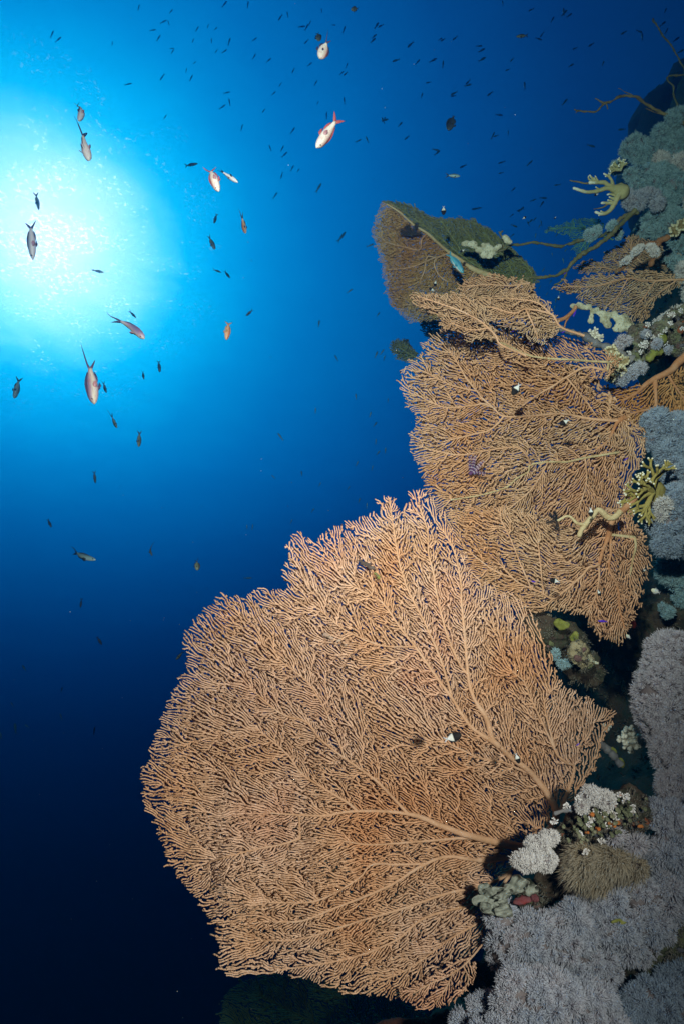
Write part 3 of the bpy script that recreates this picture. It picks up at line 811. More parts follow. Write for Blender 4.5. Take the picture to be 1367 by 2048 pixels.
WHITE_POLYPS = tip_mat('white_polyps', (0.34, 0.32, 0.34), (0.42, 0.38, 0.38), (0.66, 0.64, 0.66), 0.1, 0.9, 20)
TAN_TENT = tip_mat('tan_tentacles', (0.22, 0.17, 0.115), (0.33, 0.26, 0.18), (0.52, 0.47, 0.40), 0.5, 1.0, 22)
FIRE = tip_mat('yellow_fire_coral', (0.26, 0.21, 0.06), (0.33, 0.27, 0.09), (0.72, 0.70, 0.60), 0.70, 0.98, 14)
FIRE_PALE = tip_mat('pale_fire_coral', (0.36, 0.33, 0.16), (0.45, 0.41, 0.22), (0.75, 0.75, 0.65), 0.75, 0.98, 14)
KNOB = tip_mat('cream_knob_coral', (0.24, 0.18, 0.09), (0.30, 0.23, 0.12), (0.60, 0.54, 0.38), 0.5, 1.0, 14)
KNOB_WHITE = tip_mat('white_knob_coral', (0.40, 0.36, 0.30), (0.48, 0.43, 0.37), (0.68, 0.65, 0.58), 0.4, 1.0, 14)
def pored(base, scale=140.0):
    def f(g, tc):
        return g.mix(g.ramp(g.noise(tc, scale, 2, 0.5), [(0.60, 0.0), (0.68, 0.85)]), base(g, tc), (0.12, 0.11, 0.07))
    return f
SPONGE = material('white_sponge', pored(mottled((0.26, 0.22, 0.14), (0.44, 0.42, 0.31), (0.58, 0.56, 0.45), (0.62, 0.60, 0.50), scale=30.0, detail=6), 110.0), 0.85, 0.12, bump=(180, 0.9, 0.006))
LEATHER = material('grey_green_leather', mottled((0.20, 0.21, 0.185), (0.27, 0.28, 0.25), (0.31, 0.31, 0.28), scale=12.0), 0.85, 0.12, bump=(420, 0.7, 0.002))
BARK = material('wiry_brown_branch', mottled((0.09, 0.07, 0.03), (0.19, 0.14, 0.055), (0.27, 0.22, 0.10), scale=30.0), 0.85, 0.15, bump=(120, 0.8, 0.004))
BARK_OLIVE = material('olive_dead_branch', mottled((0.06, 0.07, 0.04), (0.12, 0.12, 0.06), (0.17, 0.14, 0.08), scale=30.0), 0.85, 0.15, bump=(120, 0.8, 0.004))
LOG = material('grey_log', mottled((0.09, 0.09, 0.10), (0.16, 0.16, 0.18), (0.22, 0.20, 0.20), scale=24.0), 0.85, 0.15, bump=(90, 0.8, 0.004))
RUST = material('rusty_branch', mottled((0.16, 0.07, 0.035), (0.25, 0.12, 0.06), (0.14, 0.10, 0.06), scale=24.0), 0.85, 0.15, bump=(90, 0.8, 0.004))
GREEN_SP = material('yellow_green_sponge', pored(mottled((0.09, 0.10, 0.02), (0.19, 0.20, 0.045), (0.26, 0.25, 0.08), scale=50.0, detail=6), 120.0), 0.85, 0.15, bump=(160, 0.7, 0.003))
RED_SP = material('red_sponge', mottled((0.20, 0.02, 0.012), (0.30, 0.045, 0.02), scale=20.0), 0.8, 0.2, bump=(90, 0.6, 0.003))
ORANGE_SP = material('orange_cup_coral', mottled((0.35, 0.10, 0.02), (0.45, 0.16, 0.04), scale=20.0), 0.8, 0.2)
TAN_CORAL = material('tan_hard_coral', mottled((0.22, 0.18, 0.11), (0.32, 0.27, 0.18), scale=40.0), 0.85, 0.15, bump=(150, 0.8, 0.004))
CUPS = material('green_cup_coral', mottled((0.07, 0.08, 0.045), (0.15, 0.16, 0.10), (0.25, 0.24, 0.17), scale=30.0), 0.85, 0.15)

# ------------------------------------------------------------------ the reef slope itself
def reef():
    vb = np.array([-250, 60, 150, 230, 300, 420, 470, 560, 640, 700, 800, 900, 1000, 1150, 1210, 1300, 1400, 1500, 1600, 1700, 1800, 1900, 2000, 2048, 2150, 2500], float)
    xb = np.array([1420, 1400, 1365, 1330, 1295, 1285, 1260, 1300, 1290, 1240, 1300, 1290, 1268, 1230, 1075, 1085, 1120, 1150, 1110, 1085, 1010, 985, 930, 850, 760, 600], float)
    db = np.array([3.8, 3.7, 3.6, 3.5, 3.45, 3.4, 3.4, 3.35, 3.1, 2.9, 2.75, 2.6, 2.5, 2.45, 2.45, 2.5, 2.45, 2.3, 1.95, 1.80, 1.68, 1.62, 1.60, 1.62, 1.62, 1.5], float)
    nv, ns = 260, 120
    v = np.linspace(-250, 2500, nv)
    x0 = np.interp(v, vb, xb); d0 = np.interp(v, vb, db)
    s = np.linspace(0, 1, ns) ** 1.4 * 1500
    U = x0[:, None] + s[None, :]; Vv = np.repeat(v[:, None], ns, 1)
    Dp = d0[:, None] + 1.3 * np.exp(-s / 26.0)[None, :] + 0.55 * np.exp(-s / 120.0)[None, :] - 0.00035 * np.minimum(s, 900)[None, :]
    p = PN(U.ravel(), Vv.ravel(), Dp.ravel())
    n1 = smooth_noise3(p, 3, 0.55, 6); n2 = smooth_noise3(p, 4, 0.55, 6); n3 = smooth_noise3(p, 5, 0.16, 4)
    p = p + (-NF)[None] * ((n1 * 0.16 + n3 * 0.05)[:, None]) + NR[None] * ((n2 * 0.08)[:, None])
    i = np.arange(nv - 1)[:, None] * ns + np.arange(ns - 1)[None, :]
    F = np.stack([i, i + ns, i + ns + 1, i + 1], 2).reshape(-1, 4)
    o = mesh_obj('terrain', p, F, ROCK)
    tag(o, kind='structure')
    return p.reshape(nv, ns, 3), v, x0
REEF_P, REEF_V, REEF_X = reef()
# the far reef face at the top right: dark blue in the distance
def far_reef():
    parts = [lump(1420, 300, 8.0, 150, 170, 1.4, 5, 0.35), lump(1380, 230, 8.2, 105, 60, 1.0, 6, 0.4), lump(1470, 520, 8.2, 190, 260, 1.6, 7, 0.3), lump(1500, 130, 8.5, 90, 110, 1.2, 8, 0.4)]
    V, F = merge(parts)
    o = mesh_obj('hills', V, F, ROCK); tag(o, kind='structure')
far_reef()
# low growth all over the rock: nobody could count it
def turf():
    rs = np.random.RandomState(17)
    nv, ns, _ = REEF_P.shape
    n = 2600
    iv = rs.randint(6, nv - 6, n); js = np.minimum((rs.uniform(0, 1, n) ** 1.1 * ns * 0.72).astype(int) + 2, ns - 3)
    b = REEF_P[iv, js]
    e1 = REEF_P[iv + 1, js] - REEF_P[iv - 1, js]; e2 = REEF_P[iv, js + 1] - REEF_P[iv, js - 1]
    nn = np.cross(e1, e2); nn /= (np.linalg.norm(nn, axis=1)[:, None] + 1e-9)
    nn *= np.sign((nn @ -NF))[:, None]
    nq = 14
    B = np.repeat(b, nq, 0); N = np.repeat(nn, nq, 0)
    sz = np.repeat(rs.uniform(0.006, 0.022, n), nq)
    B = B + rs.normal(0, 1, B.shape) * (sz * 0.5)[:, None]
    d_ = N + rs.normal(0, 0.55, N.shape); d_ /= np.linalg.norm(d_, axis=1)[:, None]
    V, F, T = quills(B, d_, sz * rs.uniform(0.6, 1.5, len(B)), sz * 0.16, rs, None, 0.5, 2, 0.3)
    m = tip_mat('reef_turf', (0.05, 0.06, 0.04), (0.11, 0.08, 0.06), (0.20, 0.19, 0.16), 0.3, 1.0, 7)
    o = mesh_obj('reef_turf', V, F, m, attrs={'tip': T}); tag(o, kind='stuff')
turf()
# ------------------------------------------------------------------ soft corals
G_SC = 'soft corals covering the reef'
soft_coral('broad lilac soft coral filling the bottom of the reef with bands of starry polyps',
    [(1080, 1885, 112, 62, 1.50), (1005, 1840, 34, 36, 1.52), (1150, 1850, 48, 55, 1.51), (1010, 1900, 40, 50, 1.51), (1130, 1930, 70, 45, 1.49), (1185, 1930, 60, 55, 1.50)], LILAC, LILAC_DARK, 1, group=G_SC)
soft_coral('lilac soft coral lowest at the bottom edge below the dark crease',
    [(1080, 2000, 105, 62, 1.36), (1035, 1972, 45, 40, 1.36), (1150, 2010, 90, 55, 1.37), (1060, 2065, 130, 50, 1.34), (1190, 2060, 70, 55, 1.36)], LILAC, LILAC_DARK, 2, group=G_SC)
soft_coral('small lilac soft coral apart at the lower left foot of the reef', [(965, 2015, 36, 30, 1.42), (935, 2045, 34, 26, 1.42)], LILAC, LILAC_DARK, 3, group=G_SC)
soft_coral('lilac soft coral with a yellow-green snag in it, under the tan tentacled one',
    [(1225, 1805, 42, 32, 1.5), (1285, 1795, 48, 36, 1.5), (1235, 1850, 58, 42, 1.49), (1300, 1850, 52, 42, 1.5), (1340, 1790, 50, 50, 1.52), (1265, 1895, 56, 34, 1.5)], LILAC, LILAC_DARK, 4, group=G_SC)
soft_coral('lilac soft coral on the right edge beside the tan tentacled one',
    [(1335, 1700, 52, 50, 1.55), (1330, 1640, 42, 45, 1.57), (1395, 1680, 50, 90, 1.6), (1385, 1780, 50, 60, 1.55)], LILAC, LILAC_DARK, 5, group=G_SC)
soft_coral('big pinkish soft coral mass bulging in from the right edge, thickly furred',
    [(1335, 1400, 70, 105, 1.75), (1345, 1320, 62, 60, 1.78), (1355, 1490, 60, 70, 1.72), (1390, 1400, 80, 140, 1.75), (1350, 1570, 42, 45, 1.68), (1355, 1290, 30, 26, 1.74)], LILAC_PINK, LILAC_DARK, 6, tuft=34, qlen=10, qr=0.95, group=G_SC)
soft_coral('blue-lilac soft coral hanging below the yellow fire coral at the right edge',
    [(1330, 1040, 38, 45, 2.1), (1335, 1085, 34, 30, 2.1), (1370, 1050, 40, 70, 2.12), (1350, 1000, 30, 34, 2.1)]  , LILAC_SHADED, LILAC_DARK, 7, tuft=30, qlen=9, qr=0.9, nq=200, group=G_SC)
soft_coral('blue-lilac soft coral dome below the orange trunks, right of the ochre fans',
    [(1315, 848, 36, 30, 2.25), (1352, 860, 34, 36, 2.26), (1300, 880, 22, 20, 2.25), (1340, 905, 34, 30, 2.24), (1350, 950, 30, 38, 2.2)]  , LILAC_SHADED, LILAC_DARK, 8, tuft=30, qlen=9, qr=0.9, nq=200, group=G_SC)
soft_coral('dark blue soft coral in shade under the hanging blue-lilac one', [(1345, 1140, 32, 34, 2.35), (1375, 1180, 36, 40, 2.35)], TEAL, LILAC_DARK, 9, tuft=30, qlen=9, qr=0.9, nq=200, group=G_SC)
soft_coral('bright white-lilac soft coral on the foot of the huge sea fan',
    [(1072, 1690, 30, 22, 1.43, 25), (1052, 1720, 32, 24, 1.42), (1088, 1718, 24, 24, 1.43), (1095, 1675, 20, 16, 1.45)], WHITE_POLYPS, LILAC_DARK, 10, tuft=19, qlen=6, nq=90, qr=1.0, group=G_SC)
soft_coral('bright little soft coral pair above the green cup corals', [(1178, 1590, 20, 18, 1.47), (1205, 1598, 24, 18, 1.47), (1162, 1612, 12, 14, 1.47)], WHITE_POLYPS, LILAC_DARK, 11, tuft=18, qlen=7, nq=80, qr=1.0, group=G_SC)
soft_coral('tan soft coral with long tentacles streaming left beside the lilac ones',
    [(1212, 1722, 38, 28, 1.52), (1168, 1710, 28, 22, 1.52), (1162, 1742, 24, 20, 1.52), (1258, 1735, 26, 26, 1.53), (1205, 1760, 30, 18, 1.51)], TAN_TENT, LILAC_DARK, 12, tuft=30, qlen=24, nq=110, qr=0.95, droop=(-0.40, 0.35), curl=0.6, spread=1.25, jit=0.22, group=G_SC)
soft_coral('grey spidery soft coral clump between the cup corals and the tan one', [(1225, 1672, 22, 16, 1.54), (1270, 1690, 20, 16, 1.54)], LILAC_PINK, LILAC_DARK, 13, tuft=22, qlen=15, nq=60, qr=1.0, group=G_SC)
soft_coral('small starry soft coral right of the green cup corals', [(1290, 1640, 18, 14, 1.6), (1262, 1618, 13, 12, 1.62), (1310, 1612, 14, 12, 1.62)], LILAC, LILAC_DARK, 14, tuft=24, qlen=12, nq=90, qr=0.95, group=G_SC)
soft_coral('dim blue-grey soft coral in the bottom right corner', [(1320, 2010, 85, 55, 1.42), (1280, 2050, 70, 40, 1.4), (1360, 1970, 50, 40, 1.45)], LILAC_SHADED, LILAC_DARK, 15, tuft=34, qlen=11, nq=200, group=G_SC)
# upper reef
TG = dict(tuft=20, qlen=8, qr=0.8, nq=100, group=G_SC)
soft_coral('rounded teal soft coral standing out left on the upper reef', [(1270, 288, 24, 17, 3.3), (1285, 305, 30, 22, 3.3), (1255, 300, 16, 14, 3.3)], TEAL, LILAC_DARK, 20, **TG)
soft_coral('tall teal soft coral knob at the top of the upper reef', [(1322, 268, 17, 18, 3.35), (1326, 290, 14, 12, 3.35)], TEAL, LILAC_DARK, 21, **TG)
soft_coral('teal soft coral right of the tall knob on the upper reef', [(1350, 275, 20, 18, 3.35), (1348, 300, 22, 16, 3.33), (1380, 290, 26, 30, 3.36)], TEAL, LILAC_DARK, 22, **TG)
soft_coral('drooping teal soft coral under the whip branches at the right edge', [(1345, 236, 12, 16, 3.3, 40), (1360, 228, 14, 12, 3.32), (1362, 250, 18, 14, 3.34)], TEAL, LILAC_DARK, 23, **TG)
soft_coral('grey-lilac soft coral in the middle of the upper reef', [(1320, 355, 32, 26, 3.2), (1350, 370, 28, 28, 3.2), (1300, 345, 20, 18, 3.22), (1335, 395, 24, 18, 3.2), (1385, 360, 30, 50, 3.25)], TEAL, LILAC_DARK, 24, **TG)
soft_coral('starry grey soft coral hanging right of the pale fire coral', [(1266, 405, 22, 16, 3.1), (1280, 395, 14, 14, 3.1), (1258, 392, 12, 10, 3.1)], LILAC, LILAC_DARK, 25, **TG)
soft_coral('blue soft coral above the pale fire coral arms', [(1262, 350, 16, 14, 3.15), (1272, 372, 16, 14, 3.15), (1235, 335, 12, 9, 3.15)], TEAL, LILAC_DARK, 26, **TG)
soft_coral('dark teal soft coral at the right edge above the brown fan', [(1345, 440, 26, 24, 3.2), (1325, 425, 18, 16, 3.2), (1365, 480, 28, 30, 3.2)], TEAL, LILAC_DARK, 27, **TG)
soft_coral('teal soft coral low on the upper reef between dead branch and edge', [(1300, 440, 18, 14, 3.25), (1285, 462, 14, 12, 3.2), (1312, 462, 14, 14, 3.2)], TEAL, LILAC_DARK, 38, **TG)
soft_coral('pale teal soft coral under the drooping one, upper reef', [(1362, 325, 20, 18, 3.2), (1385, 400, 22, 26, 3.2), (1320, 318, 16, 13, 3.25)], WHITE_POLYPS, LILAC_DARK, 39, **TG)
soft_coral('lilac soft coral just under the starry grey one, upper reef', [(1300, 388, 17, 15, 3.12), (1312, 408, 14, 12, 3.12)], LILAC, LILAC_DARK, 40, **TG)
soft_coral('teal soft coral at the right edge below the rusty branch', [(1352, 525, 18, 14, 3.0), (1335, 512, 12, 10, 3.0)], TEAL, LILAC_DARK, 41, **TG)
soft_coral('feathery pale soft coral cut by the right edge beside the grey-tan fan', [(1368, 545, 16, 24, 2.9), (1380, 580, 16, 26, 2.9)], WHITE_POLYPS, LILAC_DARK, 28, **TG)
soft_coral('lilac-grey soft coral cap on the yellowish knob coral', [(1246, 682, 17, 11, 2.42), (1236, 694, 12, 9, 2.42)], LILAC_PINK, LILAC_DARK, 29, tuft=14, qlen=5, qr=0.8, nq=60, group=G_SC)
soft_coral('lilac soft coral below the yellowish knob coral', [(1243, 757, 16, 13, 2.4), (1262, 748, 13, 11, 2.4), (1278, 736, 12, 10, 2.42)], LILAC, LILAC_DARK, 30, tuft=17, qlen=7, qr=0.85, nq=80, group=G_SC)
soft_coral('string of white soft coral along the shelf edge at right', [(1335, 632, 20, 9, 2.6, 20), (1355, 620, 16, 9, 2.6), (1322, 645, 16, 11, 2.59), (1345, 645, 16, 14, 2.58)], WHITE_POLYPS, LILAC_DARK, 31, tuft=14, qlen=6, qr=0.8, nq=60, group=G_SC)
soft_coral('small lilac soft coral on the green boulder under the shelf', [(1312, 688, 11, 9, 2.42), (1335, 700, 9, 8, 2.44), (1292, 668, 8, 7, 2.45)], LILAC, LILAC_DARK, 32, tuft=14, qlen=6, qr=0.8, nq=60, group=G_SC)
soft_coral('bluish soft coral wisp at the foot of the rocky outcrop', [(1128, 1328, 16, 9, 2.0), (1110, 1310, 8, 12, 2.0)], TEAL, LILAC_DARK, 33, tuft=14, qlen=6, qr=0.8, nq=60, group=G_SC)
soft_coral('small pale soft coral on the dark wall right of the ochre fan', [(1335, 1225, 12, 12, 2.3), (1322, 1215, 7, 8, 2.3)], TEAL, LILAC_DARK, 34, tuft=14, qlen=6, qr=0.8, nq=60, group=G_SC)
soft_coral('starry soft coral below the yellow fire coral', [(1325, 1012, 14, 12, 2.06), (1318, 1030, 9, 9, 2.06)], WHITE_POLYPS, LILAC_DARK, 35, tuft=20, qlen=11, qr=0.85, nq=70, group=G_SC)

# ------------------------------------------------------------------ hard corals, sponges, branches, boulders
def solid(name, label, cat, V, F, mat, attrs=None, group=None, vox=None):
    o = mesh_obj(name, V, F, mat, attrs=attrs); tag(o, label, cat, group)
    if vox: remesh(o, vox)
    return o
def plate(outline, d, amp, th, seed, step=2.0, tilt=(0, 0)):
    """a thin folded sheet with its own outline and thickness"""
    ol = np.asarray(outline, float); ce = ol.mean(0)
    rim = resample(np.vstack([ol, ol[:1]]), step)[:-1]
    n = len(rim); rings = 14; V = []; B = []
    for k in range(rings + 1):
        q = ce + (rim - ce) * (k / rings)
        h = -0.016 * (k / rings) ** 5 * (0.4 + 0.8 * np.sin(np.arange(n) / n * 6.283 * 5 + seed)) + noise2(q[:, 0], q[:, 1], seed, 34) * amp + noise2(q[:, 0], q[:, 1], seed + 1, 14) * amp * 0.35 + (q[:, 0] - ce[0]) * tilt[0] + (q[:, 1] - ce[1]) * tilt[1]
        t = th * math.sqrt(max(0.02, 1 - (k / rings) ** 4))
        V.append(PN(q[:, 0], q[:, 1], d + h)); B.append(PN(q[:, 0], q[:, 1], d + h + t))
    V = np.vstack(V); m = len(V); W = np.vstack([V, np.vstack(B)])
    F = []
    for k in range(rings):
        for j in range(n):
            a_, b_ = k * n + j, k * n + (j + 1) % n
            F.append((a_, b_, b_ + n, a_ + n)); F.append((a_ + m, a_ + n + m, b_ + n + m, b_ + m))
    for j in range(n):
        a_, b_ = rings * n + j, rings * n + (j + 1) % n
        F.append((a_, b_, b_ + m, a_ + m))
    return W, F
def leather():
    t = thing('leather_coral', P(1010, 1830, 1.50), 'lobed grey-green leather coral plate with fine pores, left of the lilac corals', 'leather coral')
    def lobe(u, v, ru, rv, d, seed, tl, nm='lobe'):
        r = np.random.RandomState(seed); k = 14; a_ = np.arange(k) / k * 6.283
        q = 1 + r.uniform(-.22, .2, k); c, s_ = math.cos(R(tl)), math.sin(R(tl))
        ol = [(u + (ru * q[i] * math.cos(a_[i])) * c - (rv * q[i] * math.sin(a_[i])) * s_, v + (ru * q[i] * math.cos(a_[i])) * s_ + (rv * q[i] * math.sin(a_[i])) * c) for i in range(k)]
        V, F = plate(ol, d, 0.013, 0.012, seed, 1.5, (r.uniform(-3e-4, 3e-4), r.uniform(-3e-4, 3e-4))); mesh_obj(nm, V, F, LEATHER, t)
    lobe(984, 1796, 38, 24, 1.490, 41, -20, 'plate'); lobe(1030, 1772, 26, 18, 1.484, 42, -35); lobe(1008, 1822, 20, 15, 1.482, 43, 15); lobe(1062, 1780, 16, 11, 1.490, 44, -35); lobe(966, 1778, 15, 11, 1.486, 45, -20); lobe(1006, 1790, 20, 9, 1.474, 46, -25); lobe(975, 1816, 18, 12, 1.483, 47, 25)
leather()
solid('sponge', 'small dark red sponge beside the grey-green leather coral', 'sponge', *merge([lump(1045, 1800, 1.495, 22, 6, 0.012, 51, 0.7, tilt=12), lump(1068, 1796, 1.49, 8, 6, 0.012, 52, 0.5)]), material('dull_red_sponge', mottled((0.10, 0.03, 0.035), (0.17, 0.06, 0.07), (0.22, 0.03, 0.03), scale=40.0), 0.85, 0.15, bump=(150, 0.7, 0.004)))

def fire_bush():
    t = thing('fire_coral', P(1310, 1010, 2.08), 'yellow fire coral bush with white tips above the blue-lilac coral', 'fire coral')
    po = forks((1305, 985), 9, 26, 5.0, 61, (70, 260), 3, 0.8, 0.72, 34, 0.78)
    V, F, T = bush(po, 2.06, 61); mesh_obj('branches', V, F, FIRE, t, attrs={'tip': T})
    V, F = merge([lump(1308, 985, 2.10, 20, 26, 0.03, 62, 0.3)]); mesh_obj('base', V, F, material('fire_coral_base', mottled((0.18, 0.15, 0.045), (0.28, 0.23, 0.08), scale=14.0), 0.8, 0.2), t)
fire_bush()
def fire_arms():
    d = 3.05
    t = thing('fire_coral', P(1245, 385, d), 'pale yellow fire coral reaching left from the upper reef like antlers', 'fire coral')
    arms = [([(1252, 382), (1221, 377), (1207, 377), (1190, 383), (1170, 384), (1146, 376)], 6, 2.4), ([(1235, 378), (1216, 371), (1207, 365), (1190, 365), (1177, 365)], 5.5, 3), ([(1188, 366), (1184, 358), (1178, 350)], 2.6, 1.6), ([(1186, 365), (1176, 358), (1176, 352)], 2.2, 1.4), ([(1192, 365), (1186, 356)], 2.4, 1.6), ([(1195, 364), (1189, 352)], 2.0, 1.4),
            ([(1245, 385), (1234, 392), (1227, 408), (1216, 423), (1201, 428), (1189, 424)], 7, 2.4), ([(1228, 405), (1216, 406), (1201, 406)], 4, 2), ([(1222, 402), (1214, 400)], 2.4, 1.6), ([(1226, 398), (1217, 394)], 2.4, 1.6), ([(1230, 392), (1219, 388), (1213, 389)], 2.6, 1.6), ([(1224, 373), (1222, 360), (1216, 353), (1206, 347)], 4, 1.8), ([(1218, 355), (1216, 346)], 2, 1.4), ([(1214, 352), (1209, 353)], 2, 1.4), ([(1200, 428), (1196, 431)], 2, 1.4), ([(1208, 426), (1200, 422)], 2, 1.4), ([(1198, 380), (1190, 374)], 2, 1.4)]
    V, F, T = skeleton(arms, d, 63, 3, 8, 0.08, 0.4); mesh_obj('branches', V, F, FIRE_PALE, t, attrs={'tip': T})
    V, F = merge([lump(1240, 383, d + .01, 18, 15, 0.03, 64, 0.2), lump(1236, 378, d, 20, 9, 0.02, 65, 0.2)]); mesh_obj('base', V, F, material('fire_coral_plate', mottled((0.32, 0.29, 0.13), (0.42, 0.38, 0.20), scale=14.0), 0.8, 0.2), t)
    for tw in (([(1175, 367), (1155, 364), (1138, 361)], 2, 1.0), ([(1215, 408), (1200, 416), (1186, 418)], 1.6, 0.8)):
        V, F, T = skeleton([tw], d, 66, 3, 6, 0.1, 0.4); mesh_obj('dead_twig', V, F, BARK, t)
fire_arms()
def tuft_fire():
    po = forks((1240, 340), 6, 12, 2.6, 67, (60, 200), 2, 0.8, 0.7, 34, 0.8)
    V, F, T = bush(po, 3.08, 67); solid('fire_coral', 'small yellow fire coral tuft above the antler-like one', 'fire coral', V, F, FIRE_PALE, {'tip': T})
tuft_fire()
def knobs(label, blobs, d, mat, seed, n, L, r, name='knob_coral', cat='hard coral'):
    po = []
    for i, (u, v) in enumerate(blobs): po += forks((u, v), n, L, r, seed + i, (0, 360), 1, 1.0, 0.6, 40, 0.92)
    V, F, T = bush(po, d, seed, 6, 0.2, 3.0)
    return solid(name, label, cat, V, F, mat, {'tip': T})
knobs('yellowish knobbly coral with cream tips beside the ochre fan', [(1222, 700), (1232, 716), (1228, 735), (1240, 742), (1222, 752), (1242, 722)], 2.4, KNOB, 70, 11, 9, 3.2)
knobs('small white branching coral on the grey log', [(1186, 668), (1192, 676)], 2.5, KNOB_WHITE, 80, 9, 8, 2.6)
knobs('cream knobbly coral in the dark hollow beside the pinkish mass', [(1250, 1478), (1262, 1490), (1258, 1465), (1278, 1482)], 1.95, KNOB_WHITE, 84, 10, 11, 4.2)
knobs('tiny pale coral knob above the blue-grey stick', [(1210, 1455)], 2.0, KNOB_WHITE, 90, 6, 6, 3.0)
knobs('brown knobbly coral at the right edge under the teal corals', [(1345, 460), (1360, 450)], 3.1, KNOB, 92, 9, 9, 3.0)

def sponge(label, lumps, d, mat, seed, vox=0.004, rough=0.34):
    parts = [lump(u, v, d, ru, rv, None, seed + i, rough * 1.4, low=False, tilt=(seed * 37 + i * 53) % 60 - 30, sc=max(ru, rv) * d / FOC * 0.6) for i, (u, v, ru, rv) in enumerate(lumps)]
    V, F = merge(parts); return solid('sponge', label, 'sponge', V, F, mat, vox=vox)
sponge('lumpy white sponge on the dead branch before the dark olive fan', [(930, 487, 10, 6), (944, 489, 10, 8), (958, 500, 9, 7), (968, 508, 10, 9), (972, 493, 12, 8), (984, 502, 10, 8), (995, 494, 9, 6), (978, 512, 8, 6)], 2.9, SPONGE, 100)
sponge('separate small white sponge knob on the dead branch', [(1012, 479, 9, 7), (1008, 474, 6, 5), (1018, 484, 6, 5)], 2.88, SPONGE, 120)
sponge('long lumpy white sponge draped below the open grey-tan fan', [(1146, 613, 9, 6), (1160, 612, 11, 7), (1174, 614, 10, 6), (1188, 621, 11, 6), (1202, 626, 10, 6), (1216, 630, 10, 7), (1228, 630, 7, 9), (1181, 634, 5, 10), (1180, 642, 7, 6), (1208, 638, 10, 10), (1214, 649, 9, 8), (1243, 640, 15, 12), (1238, 655, 14, 10), (1254, 652, 13, 10), (1262, 660, 9, 8)], 2.6, SPONGE, 130)
sponge('yellow-green sponge on top of the rocky outcrop', [(1115, 1245, 11, 9), (1130, 1250, 9, 8), (1120, 1256, 7, 6)], 1.97, GREEN_SP, 150, 0.005, 0.5)
sponge('yellow-green sponge lower on the rocky outcrop', [(1147, 1276, 10, 9), (1150, 1268, 7, 6)], 1.97, GREEN_SP, 155, 0.005, 0.5)
sponge('white sponge crust at the foot of the rocky outcrop', [(1176, 1314, 5, 7), (1182, 1322, 8, 5), (1192, 1326, 6, 4)], 1.96, SPONGE, 158, 0.005, 0.4)
sponge('dark red sponge on the wall right of the ochre fan', [(1262, 1238, 8, 18), (1266, 1250, 6, 9)], 2.3, RED_SP, 160, 0.006, 0.4)
sponge('yellow-green sponge on the boulder under the shelf', [(1325, 678, 9, 11), (1312, 702, 14, 10), (1298, 716, 10, 8)], 2.44, GREEN_SP, 163, 0.006, 0.35)
sponge('pale pinkish crust knot low on a vein of the huge fan', [(652, 1270, 7, 5), (662, 1276, 8, 3), (676, 1282, 7, 3), (690, 1290, 5, 3)], 1.655, material('pale_crust', pored(mottled((0.34, 0.22, 0.17), (0.48, 0.36, 0.30), scale=60.0), 150.0), 0.85, 0.12, bump=(200, 0.8, 0.004)), 190, 0.003, 0.6)
sponge('tiny yellow-green tuft beside the torn hole in the huge fan', [(756, 1154, 4, 6), (750, 1147, 4, 3)], 1.73, GREEN_SP, 194, 0.003, 0.6)
sponge('dark brown algae clump in the torn hole of the huge fan', [(730, 1128, 12, 4), (742, 1136, 9, 4), (720, 1122, 6, 3)], 1.745, material('dark_algae', mottled((0.05, 0.035, 0.03), (0.12, 0.09, 0.08), scale=60.0), 0.9, 0.1, bump=(200, 0.8, 0.004)), 197, 0.003, 0.8)
sponge('tiny yellow-green sponge in the lilac coral', [(1230, 1842, 14, 4), (1245, 1846, 8, 4)], 1.455, GREEN_SP, 170, 0.003, 0.5)
sponge('orange sponge dab among the green cup corals', [(1240, 1590, 5, 3), (1228, 1612, 4, 6), (1280, 1653, 7, 4)], 1.49, ORANGE_SP, 175, 0.003, 0.8)
sponge('yellow-green sponge end on the blue-grey stick', [(1224, 1502, 10, 8), (1240, 1525, 8, 12)], 1.93, GREEN_SP, 180, 0.005, 0.4)

def branch(label, mains, twigs, d, mat, seed, name='dead_branch', cat='branch', wob=1.5, rough=0.22):
    V, F, T = skeleton(mains + twigs, d, seed, 4, 8, rough, wob)
    return solid(name, label, cat, V, F, mat)
branch('wiry brown branch arching left from the top of the reef', [([(1370, 250), (1345, 235), (1328, 228), (1308, 219), (1291, 208), (1271, 195), (1247, 191), (1229, 197), (1218, 205), (1203, 211), (1192, 222), (1170, 224), (1155, 222), (1148, 219)], 4.2, 1.6)],
       [([(1210, 206), (1199, 202), (1190, 197)], 1.8, 1), ([(1211, 207), (1213, 213), (1214, 218)], 1.5, 1), ([(1153, 222), (1150, 226)], 1, .7), ([(1275, 197), (1255, 185), (1237, 177)], 1.0, 0.6), ([(1328, 228), (1310, 226), (1290, 217)], 1.2, .7), ([(1203, 211), (1205, 204), (1216, 203)], 1.4, 1)], 3.3, BARK, 201)
branch('thin whip coral slanting down past the top right corner', [([(1400, 210), (1380, 170), (1367, 138), (1361, 127), (1350, 107), (1337, 86), (1324, 72), (1317, 59), (1310, 47), (1304, 37)], 2.2, 1.4)], [([(1310, 47), (1303, 42), (1305, 36)], 1.2, .8)], 3.3, BARK_OLIVE, 203, 'whip_coral', 'whip coral', 0.8)
branch('crooked whip coral bent in a right angle below the thin one', [([(1365, 240), (1355, 215), (1346, 191), (1345, 173), (1335, 162), (1334, 154), (1350, 151), (1370, 149), (1400, 148)], 2.2, 1.5)], [], 3.35, BARK_OLIVE, 204, 'whip_coral', 'whip coral', 0.8)
